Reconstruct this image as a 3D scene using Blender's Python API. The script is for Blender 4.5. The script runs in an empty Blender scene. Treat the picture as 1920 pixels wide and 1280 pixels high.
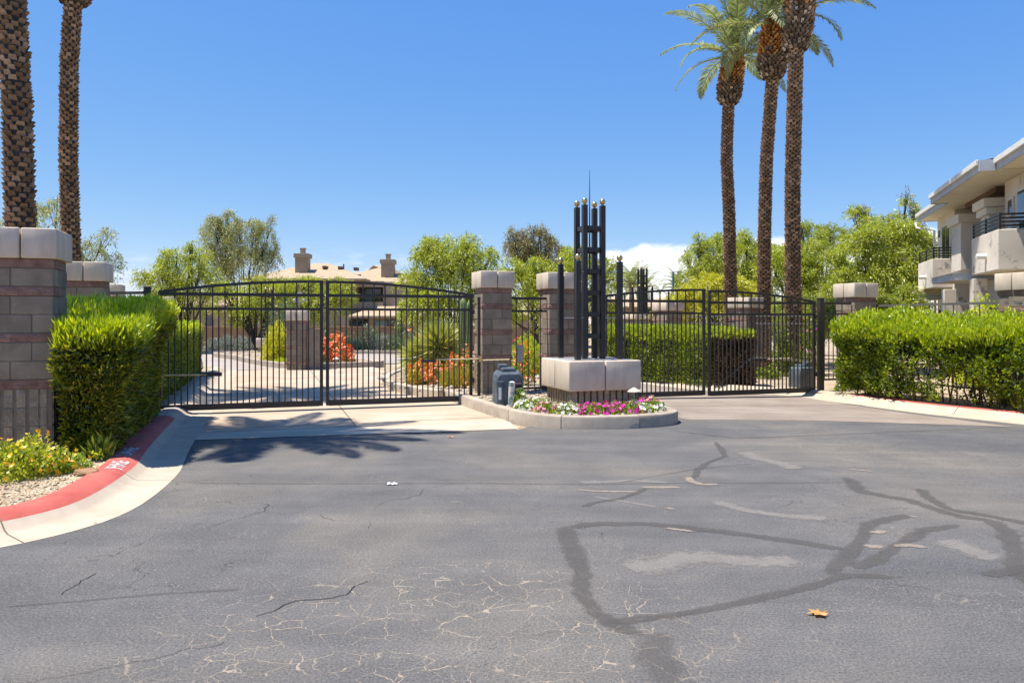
import bpy, bmesh, math, random
import numpy as np
from mathutils import Vector, Matrix, noise as mn
R = math.radians
rng = np.random.default_rng(7)
random.seed(7)
scene = bpy.context.scene
COL = scene.collection

# ------------------------------------------------------------------ camera
F = 1400.0          # focal length in pixels of the 1920 px wide photograph
HOR = 600.0         # row of the horizon
EYE = 1.6
cd = bpy.data.cameras.new('camera'); cam = bpy.data.objects.new('camera', cd); COL.objects.link(cam)
cd.sensor_width = 36; cd.lens = 36 * F / 1920; cd.clip_end = 1500; cd.clip_start = .1
cd.shift_y = -(640 - HOR) / 1920
cam.location = (0, 0, EYE); cam.rotation_euler = (R(90), 0, 0)
scene.camera = cam

# ------------------------------------------------------------------ world and sun
SUNV = Vector((.355, .025, -1)).normalized()      # the way sunlight travels
w = bpy.data.worlds.new('World'); scene.world = w; w.use_nodes = True
nt = w.node_tree; nt.nodes.clear()
def wn(t, **k):
    n = nt.nodes.new(t)
    for a, b in k.items(): setattr(n, a, b)
    return n
def wm(op, a, b=None, c=None, clamp=False):
    n = wn('ShaderNodeMath', operation=op, use_clamp=clamp)
    for i, v in enumerate((a, b, c)):
        if v is None: continue
        if isinstance(v, (int, float)): n.inputs[i].default_value = v
        else: nt.links.new(v, n.inputs[i])
    return n.outputs[0]
sky = wn('ShaderNodeTexSky', sky_type='NISHITA')
sky.sun_disc = False
sky.sun_elevation = math.asin(-SUNV.z)
sky.sun_rotation = math.atan2(-SUNV.x, -SUNV.y)
sky.altitude = 400; sky.air_density = .62; sky.dust_density = 0; sky.ozone_density = 6
tc = wn('ShaderNodeTexCoord'); sep = wn('ShaderNodeSeparateXYZ'); nt.links.new(tc.outputs['Generated'], sep.inputs[0])
sx_, sy_, sz_ = sep.outputs
ysafe = wm('MAXIMUM', sy_, .05)
az = wm('DIVIDE', sx_, ysafe); el = wm('DIVIDE', sz_, ysafe)
def cnoise(scale, zs, detail=6):
    mp = wn('ShaderNodeMapping'); mp.inputs['Scale'].default_value = (1, 1, zs)
    nt.links.new(tc.outputs['Generated'], mp.inputs[0])
    n = wn('ShaderNodeTexNoise'); n.inputs['Scale'].default_value = scale; n.inputs['Detail'].default_value = detail
    nt.links.new(mp.outputs[0], n.inputs['Vector']); return n.outputs['Fac']
def sstep(v, a, b):
    n = wn('ShaderNodeMapRange', interpolation_type='SMOOTHSTEP')
    nt.links.new(v, n.inputs[0]); n.inputs[1].default_value = a; n.inputs[2].default_value = b; return n.outputs[0]
n1 = cnoise(14, 2.2); n2 = cnoise(30, 3.5)
top = wm('ADD', .082, wm('MULTIPLY', wm('SUBTRACT', n1, .5), .07))
top = wm('ADD', top, wm('MULTIPLY', az, .07))
bank = sstep(wm('SUBTRACT', top, el), -.004, .012)
bank = wm('MULTIPLY', bank, sstep(wm('ADD', az, wm('MULTIPLY', n1, .05)), .13, .165))
bank = wm('MULTIPLY', bank, sstep(n2, .2, .42))
wisp = wm('MULTIPLY', sstep(n2, .46, .75), sstep(el, .11, .03))
wisp = wm('MULTIPLY', wisp, .8)
cl = wm('MAXIMUM', bank, wisp)
cl = wm('MULTIPLY', cl, sstep(sy_, .05, .3))
ss = wn('ShaderNodeSeparateColor'); nt.links.new(sky.outputs[0], ss.inputs[0])
hs = wn('ShaderNodeCombineColor')
for i_, (g_, e_) in enumerate(((.72, 1.06), (1.08, .65), (2.6, .2))):
    nt.links.new(wm('MULTIPLY', wm('POWER', wm('MAXIMUM', ss.outputs[i_], .001), e_), g_), hs.inputs[i_])
mx = wn('ShaderNodeMix', data_type='RGBA')
nt.links.new(cl, mx.inputs[0]); nt.links.new(hs.outputs[0], mx.inputs[6]); mx.inputs[7].default_value = (4.6, 4.75, 5.0, 1)
bg = wn('ShaderNodeBackground'); nt.links.new(mx.outputs[2], bg.inputs[0]); bg.inputs[1].default_value = .15
out = wn('ShaderNodeOutputWorld'); nt.links.new(bg.outputs[0], out.inputs[0])
sd = bpy.data.lights.new('sun', 'SUN'); sun = bpy.data.objects.new('sun', sd); COL.objects.link(sun)
sd.energy = 4.9; sd.angle = R(.55); sd.color = (1, .94, .85)
sun.rotation_euler = SUNV.to_track_quat('-Z', 'Y').to_euler(); sun.location = (-20, 12, 40)
vs = scene.view_settings
vs.view_transform = 'Standard'; vs.look = 'None'; vs.exposure = .8; vs.gamma = 1; vs.use_curve_mapping = False
scene.cycles.max_bounces = 6; scene.cycles.transparent_max_bounces = 12

# ------------------------------------------------------------------ layout
TH = R(18); CT, ST = math.cos(TH), math.sin(TH)
P0 = (-6.05, 12.6)                                  # hinge side of the entry gate
def G(s, t): return (P0[0] + s * CT - t * ST, P0[1] + s * ST + t * CT)
def ST_of(x, y):
    dx, dy = x - P0[0], y - P0[1]
    return dx * CT + dy * ST, -dx * ST + dy * CT
def clamp(v, a=0., b=1.): return max(a, min(b, v))
def gz(x, y):                                       # lie of the land
    s, t = ST_of(x, y)
    return -.1 * clamp((s - 8) / 5.5) - .75 * clamp((y - 30) / 30)
def ground_at(px, py, z=0.):                        # where the sight line through a pixel meets the ground
    Y = F * (EYE - z) / (py - HOR)
    for _ in range(8):
        X = (px - 960) / F * Y
        Y = F * (EYE - z - gz(X, Y)) / (py - HOR)
    return ((px - 960) / F * Y, Y)
def xz(px, py, Y): return ((px - 960) / F * Y, EYE + (HOR - py) / F * Y)

# ------------------------------------------------------------------ materials
MATS = {}
class NT:
    def __init__(s, name):
        s.m = bpy.data.materials.new(name); s.m.use_nodes = True; s.t = s.m.node_tree; s.t.nodes.clear()
        s.out = s.n('ShaderNodeOutputMaterial')
    def n(s, t, **k):
        x = s.t.nodes.new(t)
        for a, b in k.items(): setattr(x, a, b)
        return x
    def l(s, a, b): s.t.links.new(a, b)
    def math(s, op, a, b=None, c=None, clamp=False):
        n = s.n('ShaderNodeMath', operation=op, use_clamp=clamp)
        for i, v in enumerate((a, b, c)):
            if v is None: continue
            if isinstance(v, (int, float)): n.inputs[i].default_value = v
            else: s.l(v, n.inputs[i])
        return n.outputs[0]
    def pos(s):
        if not hasattr(s, '_p'): s._p = s.n('ShaderNodeNewGeometry')
        return s._p.outputs['Position']
    def island(s):
        s.pos(); return s._p.outputs['Random Per Island']
    def noise(s, scale, detail=4, rough=.55, vec=None, dist=0, stretch=None):
        n = s.n('ShaderNodeTexNoise'); n.inputs['Scale'].default_value = scale
        n.inputs['Detail'].default_value = detail; n.inputs['Roughness'].default_value = rough; n.inputs['Distortion'].default_value = dist
        v = vec or s.pos()
        if stretch:
            mp = s.n('ShaderNodeMapping'); mp.inputs['Scale'].default_value = stretch; s.l(v, mp.inputs[0]); v = mp.outputs[0]
        s.l(v, n.inputs['Vector']); return n
    def ramp(s, fac, stops):
        r = s.n('ShaderNodeValToRGB'); e = r.color_ramp.elements
        while len(e) < len(stops): e.new(.5)
        for i, (p, c) in enumerate(stops):
            e[i].position = p; e[i].color = (c[0], c[1], c[2], 1)
        s.l(fac, r.inputs[0]); return r.outputs[0]
    def mix(s, f, a, b, mode='MIX'):
        n = s.n('ShaderNodeMix', data_type='RGBA', blend_type=mode)
        for i, v in ((0, f), (6, a), (7, b)):
            if isinstance(v, (int, float)): n.inputs[i].default_value = v
            elif isinstance(v, tuple): n.inputs[i].default_value = (v[0], v[1], v[2], 1)
            else: s.l(v, n.inputs[i])
        return n.outputs[2]
    def sstep(s, v, a, b):
        n = s.n('ShaderNodeMapRange', interpolation_type='SMOOTHSTEP')
        s.l(v, n.inputs[0]); n.inputs[1].default_value = a; n.inputs[2].default_value = b; return n.outputs[0]
    def bsdf(s, color, rough=.8, metal=0, bump=None, bstr=.3, bdist=.01, spec=.3):
        b = s.n('ShaderNodeBsdfPrincipled')
        for nm, v in (('Base Color', color), ('Roughness', rough), ('Metallic', metal), ('Specular IOR Level', spec)):
            if isinstance(v, (int, float)): b.inputs[nm].default_value = v
            elif isinstance(v, tuple): b.inputs[nm].default_value = (v[0], v[1], v[2], 1)
            else: s.l(v, b.inputs[nm])
        if bump is not None:
            bp = s.n('ShaderNodeBump'); bp.inputs['Strength'].default_value = bstr; bp.inputs['Distance'].default_value = bdist
            s.l(bump, bp.inputs['Height']); s.l(bp.outputs[0], b.inputs['Normal'])
        return b.outputs[0]
    def done(s, sh): s.l(sh, s.out.inputs[0]); MATS[s.m.name] = s.m; return s.m

def simple(name, c1, c2, scale=3, rough=.8, bscale=60, bstr=.3, bdist=.006, metal=0, spec=.3, objvar=0., fine=.0, detail=6, stretch=None):
    k = NT(name)
    n = k.noise(scale, detail, .6, stretch=stretch)
    col = k.ramp(n.outputs['Fac'], [(.3, c1), (.7, c2)])
    if fine:
        f = k.noise(bscale * 1.7, 3, .7)
        col = k.mix(1.0, col, k.ramp(f.outputs['Fac'], [(.3, (1 - fine,) * 3), (.7, (1 + fine,) * 3)]), 'MULTIPLY')
    if objvar:
        oi = k.n('ShaderNodeObjectInfo')
        v = k.ramp(oi.outputs['Random'], [(0, (1 - objvar,) * 3), (1, (1 + objvar * .7, 1 + objvar * .6, 1 + objvar * .5))])
        col = k.mix(1.0, col, v, 'MULTIPLY')
    b = k.noise(bscale, 5, .65)
    return k.done(k.bsdf(col, rough, metal, b.outputs['Fac'], bstr, bdist, spec))

M = {}
M['block'] = simple('split_block', (.2, .163, .118), (.3, .25, .188), 5, .95, 90, .5, .004, objvar=.22, fine=.16)
M['mortar'] = simple('mortar', (.17, .135, .105), (.22, .18, .14), 8, .95, 120, .4, .003)
M['band'] = simple('red_split_block', (.19, .105, .08), (.32, .205, .16), 9, .95, 70, .8, .012, objvar=.18, fine=.2)
M['flute'] = simple('fluted_block', (.2, .163, .12), (.34, .28, .215), 9, .95, 60, .9, .014, objvar=.15, fine=.2)
k = NT('cast_concrete_cap')
c = k.ramp(k.noise(2.2, 6, .6).outputs['Fac'], [(.3, (.56, .46, .35)), (.7, (.66, .56, .44))])
c = k.mix(1.0, c, k.ramp(k.noise(6, 5, .7, stretch=(1, 1, .18)).outputs['Fac'], [(.3, (.84, .82, .8)), (.55, (1,) * 3), (.75, (1.05,) * 3)]), 'MULTIPLY')
sp_ = k.noise(120, 4, .8); c = k.mix(k.sstep(sp_.outputs['Fac'], .66, .74), c, (.3, .25, .2))
M['cap'] = k.done(k.bsdf(c, .88, 0, k.noise(60, 6, .75).outputs['Fac'], .5, .004))
M['concrete'] = simple('kerb_concrete', (.4, .325, .24), (.5, .42, .325), 3, .88, 120, .4, .003, objvar=.05, fine=.08)
M['kerb_grey'] = simple('weathered_kerb_concrete', (.3, .25, .195), (.44, .375, .3), 3.5, .88, 110, .4, .003, objvar=.08, fine=.1)
M['metal'] = simple('black_painted_steel', (.018, .015, .013), (.032, .027, .024), 4, .42, 60, .1, .001, spec=.5)
M['gatemetal'] = simple('dark_bronze_painted_steel', (.022, .017, .015), (.04, .031, .027), 4, .45, 60, .1, .001, spec=.5)
M['greymetal'] = simple('weathered_grey_rail_paint', (.09, .085, .075), (.15, .14, .125), 4, .6, 60, .15, .001)
M['brass'] = simple('brass', (.62, .44, .17), (.72, .54, .26), 8, .28, 60, .05, .001, metal=1)
M['zinc'] = simple('zinc_plated_rod', (.42, .36, .2), (.6, .52, .32), 14, .45, 60, .1, .001, metal=.15)
M['galv'] = simple('galvanised_box', (.27, .27, .27), (.36, .36, .36), 6, .55, 60, .1, .001, metal=.3)
M['plastic'] = simple('weathered_charcoal_plastic', (.045, .06, .075), (.12, .15, .175), 7, .62, 80, .3, .003, detail=8)
M['blackplastic'] = simple('black_plastic', (.012, .012, .014), (.025, .025, .028), 7, .5, 80, .2, .002)
M['stucco'] = simple('taupe_stucco', (.32, .25, .175), (.38, .305, .22), 1.5, .95, 60, .3, .006, fine=.05)
M['stucco_tan'] = simple('tan_stucco_wall', (.27, .18, .11), (.33, .225, .145), 1.5, .95, 60, .3, .006, fine=.05)
M['stucco_base'] = simple('brown_stucco_plinth', (.14, .085, .06), (.18, .115, .085), 2, .95, 60, .3, .006)
M['cream'] = simple('cream_stucco', (.66, .6, .48), (.76, .7, .57), 1.5, .9, 60, .2, .004)
M['fascia'] = simple('pale_blue_grey_painted_trim', (.4, .42, .45), (.5, .52, .55), 2, .7, 60, .1, .002)
M['white'] = simple('white_painted_frame', (.62, .6, .56), (.72, .7, .66), 2, .6, 60, .1, .002)
M['glass'] = simple('dark_window_glass', (.012, .02, .028), (.03, .045, .055), .8, .06, 60, .0, .001, spec=.8)
M['teal_glass'] = simple('window_with_pale_blind', (.12, .22, .22), (.2, .3, .29), .8, .15, 60, .0, .001, spec=.6)
M['tile'] = simple('far_roof_tile', (.37, .27, .17), (.48, .37, .25), 3, .9, 5, .9, .12, fine=.1)
M['rooftile'] = simple('pale_roof_tile', (.45, .37, .27), (.62, .53, .42), 5, .9, 30, .5, .02, objvar=.15)
M['rock'] = simple('river_rock', (.3, .25, .2), (.5, .44, .37), 6, .85, 40, .5, .01)
M['rustrock'] = simple('rust_brown_rock', (.2, .1, .05), (.36, .22, .12), 12, .85, 40, .5, .01)
M['bark'] = simple('dark_bark', (.035, .028, .022), (.09, .07, .055), 6, .95, 30, .9, .03)
M['barkgreen'] = simple('pale_branch_bark', (.11, .1, .06), (.2, .18, .12), 6, .95, 30, .6, .02)
M['twig'] = simple('hedge_twig', (.06, .04, .025), (.12, .085, .05), 9, .95, 30, .6, .02)
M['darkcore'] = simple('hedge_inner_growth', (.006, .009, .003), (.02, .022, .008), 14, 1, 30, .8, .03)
M['pot'] = simple('copper_box', (.3, .11, .05), (.36, .15, .07), 4, .6, 40, .2, .003)
M['pink'] = simple('faded_red_label', (.34, .16, .19), (.4, .2, .23), 8, .6, 60, .1, .001)
M['whitepaint'] = simple('white_stencil_paint', (.62, .62, .62), (.8, .8, .8), 30, .8, 60, .2, .001)
M['lampglass'] = simple('frosted_white_lamp', (.6, .6, .58), (.7, .7, .68), 4, .4, 60, .05, .001)
M['teal'] = simple('teal_painted_pole', (.03, .11, .13), (.05, .15, .17), 4, .5, 60, .05, .001)
M['crackline'] = simple('open_crack', (.015, .014, .013), (.03, .027, .024), 9, 1, 60, .2, .002)

# red kerb paint, rubbed through in places
k = NT('red_kerb_paint')
n = k.noise(2.2, 6, .6); c = k.ramp(n.outputs['Fac'], [(.3, (.38, .07, .055)), (.75, (.56, .14, .11))])
f = k.noise(45, 4, .75); c = k.mix(k.sstep(f.outputs['Fac'], .64, .72), c, (.5, .4, .33))
M['redpaint'] = k.done(k.bsdf(c, .75, 0, k.noise(130, 4).outputs['Fac'], .4, .003))

# peeling white and teal bollard paint
k = NT('peeling_white_paint')
n = k.noise(9, 5, .6); c = k.ramp(n.outputs['Fac'], [(.47, (.55, .53, .49)), (.52, (.33, .34, .33)), (.56, (.04, .16, .15)), (.62, (.5, .49, .45))])
M['peeling'] = k.done(k.bsdf(c, .75, 0, n.outputs['Fac'], .4, .004))

# stained marble-like stucco of the nearer house
k = NT('patchy_house_stucco')
n = k.noise(1.0, 3, .5); c = k.ramp(n.outputs['Fac'], [(.35, (.6, .54, .45)), (.7, (.74, .67, .57))])
f = k.noise(2.1, 5, .65, dist=.6); c = k.mix(k.sstep(f.outputs['Fac'], .6, .66), c, (.33, .3, .27))
M['housewall'] = k.done(k.bsdf(c, .92, 0, k.noise(70, 4).outputs['Fac'], .3, .005))

# asphalt
k = NT('asphalt')
p = k.pos()
big = k.noise(.35, 4, .6, dist=.5); mid = k.noise(1.9, 5, .65)
c = k.ramp(big.outputs['Fac'], [(.32, (.085, .086, .091)), (.5, (.112, .109, .107)), (.68, (.15, .137, .121))])
c = k.mix(1.0, c, k.ramp(mid.outputs['Fac'], [(.3, (.86,) * 3), (.72, (1.14, 1.12, 1.08))]), 'MULTIPLY')
st = k.noise(1.0, 5, .6, stretch=(.22, 2.6, 1)); c = k.mix(1.0, c, k.ramp(st.outputs['Fac'], [(.35, (.9,) * 3), (.65, (1.09,) * 3)]), 'MULTIPLY')
sp = k.noise(70, 3, .8); c = k.mix(1.0, c, k.ramp(sp.outputs['Fac'], [(.3, (.5,) * 3), (.5, (1,) * 3), (.7, (1.6, 1.53, 1.4))]), 'MULTIPLY')
vo = k.n('ShaderNodeTexVoronoi'); vo.inputs['Scale'].default_value = 85; k.l(p, vo.inputs['Vector'])
vr = k.n('ShaderNodeSeparateColor'); k.l(vo.outputs['Color'], vr.inputs[0])
fl = k.math('MULTIPLY', k.sstep(vr.outputs[0], .86, .93), k.sstep(vo.outputs['Distance'], .42, .22))
wear = k.sstep(k.noise(.55, 4, .6).outputs['Fac'], .38, .62)
fl = k.math('MULTIPLY', fl, k.math('ADD', .25, k.math('MULTIPLY', wear, .6)))
c = k.mix(fl, c, (.3, .265, .21))
def cracks(scale, wd, seed, warp=.35):
    nv = k.noise(2.3, 4, .7)
    mp = k.n('ShaderNodeMapping'); mp.inputs['Location'].default_value = (seed, seed * .7, 0); k.l(p, mp.inputs[0])
    va = k.n('ShaderNodeVectorMath', operation='MULTIPLY_ADD'); k.l(nv.outputs['Color'], va.inputs[0]); va.inputs[1].default_value = (warp, warp, 0); k.l(mp.outputs[0], va.inputs[2])
    nf = k.noise(14, 3, .7)
    vb = k.n('ShaderNodeVectorMath', operation='MULTIPLY_ADD'); k.l(nf.outputs['Color'], vb.inputs[0]); vb.inputs[1].default_value = (.035, .035, 0); k.l(va.outputs[0], vb.inputs[2])
    v = k.n('ShaderNodeTexVoronoi', feature='DISTANCE_TO_EDGE'); v.inputs['Scale'].default_value = scale; k.l(vb.outputs[0], v.inputs['Vector'])
    return k.sstep(v.outputs['Distance'], wd, wd * .35)
sp3 = k.n('ShaderNodeSeparateXYZ'); k.l(p, sp3.inputs[0])
# region of alligator cracking near the camera's left of centre
dx = k.math('DIVIDE', k.math('SUBTRACT', sp3.outputs[0], -.35), 1.5); dy = k.math('DIVIDE', k.math('SUBTRACT', sp3.outputs[1], 3.7), 1.35)
rr = k.math('ADD', k.math('MULTIPLY', dx, dx), k.math('MULTIPLY', dy, dy))
reg = k.sstep(k.math('ADD', rr, k.math('MULTIPLY', mid.outputs['Fac'], .9)), 1.9, .9)
brk = k.sstep(k.noise(5, 3, .6).outputs['Fac'], .4, .55)
ca = k.math('MULTIPLY', k.math('MULTIPLY', cracks(6.2, .019, 3, .2), reg), brk)
c = k.mix(k.math('MULTIPLY', ca, .8), c, (.33, .27, .205))
cf = k.math('MULTIPLY', cracks(9, .02, 23, .2), k.sstep(k.noise(1.1, 4, .6).outputs['Fac'], .5, .64))
c = k.mix(k.math('MULTIPLY', cf, .5), c, (.25, .215, .17))
reg2 = k.sstep(k.noise(.5, 3, .5).outputs['Fac'], .5, .62)
cb = k.math('MULTIPLY', k.math('MULTIPLY', cracks(1.3, .006, 11, .7), reg2), k.sstep(k.noise(3.1, 3).outputs['Fac'], .42, .5))
c = k.mix(k.math('MULTIPLY', cb, .75), c, (.035, .032, .03))
h = k.math('SUBTRACT', k.math('ADD', sp.outputs['Fac'], k.math('MULTIPLY', fl, .4)), k.math('MULTIPLY', k.math('ADD', ca, cb), 1.2))
M['asphalt'] = k.done(k.bsdf(c, .88, 0, h, .55, .006, spec=.25))

# soft-edged overlays on the asphalt (sealant, worn patches): alpha falls off by the attribute "edge"
def overlay(name, c1, c2, rough=.8, soft=.25, amount=.95, ns=12):
    k = NT(name)
    a = k.n('ShaderNodeAttribute'); a.attribute_name = 'edge'
    n = k.noise(ns, 5, .7); col = k.ramp(k.noise(7, 5, .65).outputs['Fac'], [(.3, c1), (.7, c2)])
    sp = k.noise(70, 3, .8); col = k.mix(1.0, col, k.ramp(sp.outputs['Fac'], [(.28, (.75,) * 3), (.7, (1.2,) * 3)]), 'MULTIPLY')
    f = k.sstep(k.math('ADD', a.outputs['Fac'], k.math('MULTIPLY', k.math('SUBTRACT', n.outputs['Fac'], .5), 1.3)), .3, .3 + soft)
    f = k.math('MULTIPLY', f, amount)
    s = k.bsdf(col, rough, 0, sp.outputs['Fac'], .35, .004)
    tr = k.n('ShaderNodeBsdfTransparent'); m = k.n('ShaderNodeMixShader'); k.l(f, m.inputs[0]); k.l(tr.outputs[0], m.inputs[1]); k.l(s, m.inputs[2])
    return k.done(m.outputs[0])
M['sealant'] = overlay('crack_sealant', (.082, .077, .071), (.108, .1, .09), .85, .4, .52, 7)
M['worn'] = overlay('worn_pale_asphalt', (.2, .185, .17), (.25, .23, .205), .9, .5, .68, 16)
M['tanpatch'] = overlay('bare_tan_patch', (.28, .225, .175), (.38, .31, .25), .9, .3, .62, 26)
M['darkpatch'] = overlay('darker_asphalt_patch', (.088, .083, .078), (.11, .103, .096), .9, .6, .38, 4)

# concrete drives
def drive(name, c1, c2, c3):
    k = NT(name)
    n = k.noise(.8, 6, .65, dist=.4); c = k.ramp(n.outputs['Fac'], [(.3, c1), (.5, c2), (.72, c3)])
    st = k.noise(.9, 5, .6, stretch=(.3, 3, 1)); c = k.mix(1.0, c, k.ramp(st.outputs['Fac'], [(.35, (.9, .9, .9)), (.65, (1.07,) * 3)]), 'MULTIPLY')
    s = k.noise(80, 3, .8); c = k.mix(1.0, c, k.ramp(s.outputs['Fac'], [(.3, (.88,) * 3), (.7, (1.1,) * 3)]), 'MULTIPLY')
    return k.done(k.bsdf(c, .88, 0, s.outputs['Fac'], .3, .003))
M['drive'] = drive('pinkish_concrete_drive', (.37, .28, .195), (.44, .345, .25), (.52, .425, .32))
M['apron'] = drive('pale_concrete_apron', (.42, .34, .25), (.49, .405, .305), (.54, .46, .36))
M['brown_drive'] = drive('brown_grey_worn_drive', (.2, .16, .125), (.25, .205, .165), (.31, .26, .21))
M['street'] = drive('inner_street_paving', (.28, .235, .2), (.34, .29, .25), (.4, .35, .3))
# decomposed granite
k = NT('tan_granite_gravel')
vo = k.n('ShaderNodeTexVoronoi'); vo.inputs['Scale'].default_value = 42; k.l(k.pos(), vo.inputs['Vector'])
vr = k.n('ShaderNodeSeparateColor'); k.l(vo.outputs['Color'], vr.inputs[0])
c = k.ramp(vr.outputs[0], [(0, (.38, .26, .15)), (.5, (.58, .44, .28)), (1, (.78, .67, .5))])
c = k.mix(1.0, c, k.ramp(k.noise(1.3, 4).outputs['Fac'], [(.3, (.8,) * 3), (.7, (1.15,) * 3)]), 'MULTIPLY')
c = k.mix(1.0, c, k.ramp(vo.outputs['Distance'], [(.2, (1.1,) * 3), (.65, (.5,) * 3)]), 'MULTIPLY')
M['gravel'] = k.done(k.bsdf(c, .95, 0, k.math('MULTIPLY', vo.outputs['Distance'], -1), .9, .02))

def leafmat(name, stops, trans=.35, gloss=.06, rough=.45, tcol=None):
    k = NT(name)
    c = k.ramp(k.island(), stops)
    d = k.n('ShaderNodeBsdfDiffuse'); k.l(c, d.inputs[0])
    t = k.n('ShaderNodeBsdfTranslucent'); k.l(k.mix(1.0, c, tcol or (1.25, 1.2, .55), 'MULTIPLY'), t.inputs[0])
    m = k.n('ShaderNodeMixShader'); m.inputs[0].default_value = trans; k.l(d.outputs[0], m.inputs[1]); k.l(t.outputs[0], m.inputs[2])
    g = k.n('ShaderNodeBsdfGlossy'); g.inputs['Roughness'].default_value = rough
    m2 = k.n('ShaderNodeMixShader'); m2.inputs[0].default_value = gloss; k.l(m.outputs[0], m2.inputs[1]); k.l(g.outputs[0], m2.inputs[2])
    return k.done(m2.outputs[0])
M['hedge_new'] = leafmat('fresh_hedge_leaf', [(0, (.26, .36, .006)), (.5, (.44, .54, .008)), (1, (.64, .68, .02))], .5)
M['hedge_old'] = leafmat('mature_hedge_leaf', [(0, (.03, .05, .005)), (.4, (.13, .17, .008)), (.75, (.32, .36, .014)), (.93, (.5, .44, .03)), (1, (.34, .17, .03))], .4)
M['hedge_green'] = leafmat('green_shrub_leaf', [(0, (.05, .09, .006)), (.5, (.17, .25, .008)), (1, (.4, .47, .02))], .42, .07, .35)
M['hedge_dead'] = leafmat('dry_hedge_leaf', [(0, (.05, .03, .015)), (.6, (.1, .06, .03)), (1, (.16, .1, .05))], .2)
M['leaf_lime'] = leafmat('lime_tree_leaf', [(0, (.16, .21, .015)), (.5, (.38, .44, .03)), (1, (.58, .62, .08))], .5)
M['leaf_yellow'] = leafmat('yellow_green_tree_leaf', [(0, (.34, .35, .015)), (.5, (.52, .52, .025)), (1, (.65, .62, .04))], .45)
M['leaf_mid'] = leafmat('mid_green_tree_leaf', [(0, (.14, .19, .02)), (.5, (.3, .36, .04)), (1, (.45, .49, .08))], .45)
M['leaf_olive'] = leafmat('olive_weeping_leaf', [(0, (.17, .19, .05)), (.5, (.34, .37, .11)), (.85, (.48, .48, .18)), (1, (.42, .29, .16))], .42)
M['leaf_brown'] = leafmat('olive_brown_leaf', [(0, (.15, .15, .05)), (.5, (.27, .26, .09)), (1, (.38, .27, .14))], .38)
M['leaf_dry'] = leafmat('dry_twig_mass', [(0, (.15, .12, .07)), (1, (.32, .27, .18))], .2)
M['frond'] = leafmat('palm_leaflet', [(0, (.12, .16, .06)), (.5, (.26, .31, .13)), (1, (.42, .45, .22))], .35, .045, .5, (1.1, 1.1, .7))
M['rachis'] = simple('palm_rachis', (.26, .28, .1), (.36, .36, .15), 3, .85, 40, .1, .002)
M['yucca'] = leafmat('yucca_blade', [(0, (.2, .25, .04)), (.5, (.42, .45, .07)), (1, (.68, .64, .18))], .3, .1, .4)
M['silver'] = leafmat('silver_leaf', [(0, (.22, .25, .24)), (1, (.42, .45, .45))], .2)
M['bluegreen'] = leafmat('grey_green_leaf', [(0, (.1, .15, .08)), (1, (.24, .3, .18))], .3)
M['orange'] = leafmat('orange_tubular_flower', [(0, (.7, .11, .03)), (.5, (.9, .22, .05)), (1, (.95, .4, .1))], .3)
M['lantana'] = leafmat('orange_yellow_flower', [(0, (.85, .34, .01)), (.4, (.9, .52, .01)), (1, (.92, .7, .03))], .3)
M['goldgrass'] = leafmat('yellow_grass', [(0, (.3, .28, .03)), (1, (.6, .5, .06))], .3)
M['magenta'] = leafmat('magenta_petal', [(0, (.55, .02, .3)), (1, (.75, .06, .45))], .3, .03)
M['whitepetal'] = leafmat('white_petal', [(0, (.7, .68, .66)), (1, (.85, .84, .82))], .3, .03)
M['pinkpetal'] = leafmat('pink_petal', [(0, (.7, .18, .3)), (1, (.85, .5, .6))], .3, .03)
M['petunia_leaf'] = leafmat('petunia_leaf', [(0, (.12, .22, .015)), (1, (.38, .52, .05))], .4)
M['dryleaf'] = leafmat('fallen_dry_leaf', [(0, (.5, .22, .05)), (1, (.6, .32, .1))], .2)
# palm scars: random per piece
def scar(name, stops):
    k = NT(name); c = k.ramp(k.island(), stops); nn = k.noise(25, 4, .7)
    c = k.mix(1.0, c, k.ramp(nn.outputs['Fac'], [(.3, (.7,) * 3), (.7, (1.2,) * 3)]), 'MULTIPLY')
    return k.done(k.bsdf(c, .95, 0, nn.outputs['Fac'], .6, .01))
M['scar'] = scar('palm_trunk_scar', [(0, (.16, .1, .055)), (.7, (.29, .185, .11)), (1, (.48, .33, .21))])
M['boot_grey'] = scar('old_grey_boot', [(0, (.07, .05, .035)), (.65, (.22, .155, .1)), (.93, (.34, .25, .17)), (1, (.75, .66, .54))])
M['boot_rust'] = scar('fresh_rust_boot', [(0, (.2, .075, .02)), (.6, (.45, .19, .05)), (1, (.68, .37, .13))])
k = NT('cactus_skin'); n = k.noise(6, 4); M['cactus'] = k.done(k.bsdf(k.ramp(n.outputs['Fac'], [(.3, (.1, .15, .05)), (.7, (.2, .25, .1))]), .7, 0, n.outputs['Fac'], .3, .01))

# ------------------------------------------------------------------ building helpers
def link(name, me, parent=None, loc=None, rot=None):
    o = bpy.data.objects.new(name, me); COL.objects.link(o)
    if parent is not None: o.parent = parent
    if loc is not None: o.location = loc
    if rot is not None: o.rotation_euler = (0, 0, rot) if isinstance(rot, (int, float)) else rot
    return o
def thing(name, label, cat, loc=(0, 0, 0), rot=0, group=None):
    o = link(name, None, None, loc, rot); o.empty_display_size = .2
    return tag(o, label, cat, group)
def tag(o, label, cat, group=None):
    o['label'] = label; o['category'] = cat
    if group: o['group'] = group
    return o
def structure(o): o['kind'] = 'structure'; return o
def stuff(o): o['kind'] = 'stuff'; return o
def copy_tree(o, parent=None):
    c = o.copy(); COL.objects.link(c); c.parent = parent
    for ch in list(o.children): copy_tree(ch, c)
    return c

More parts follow.
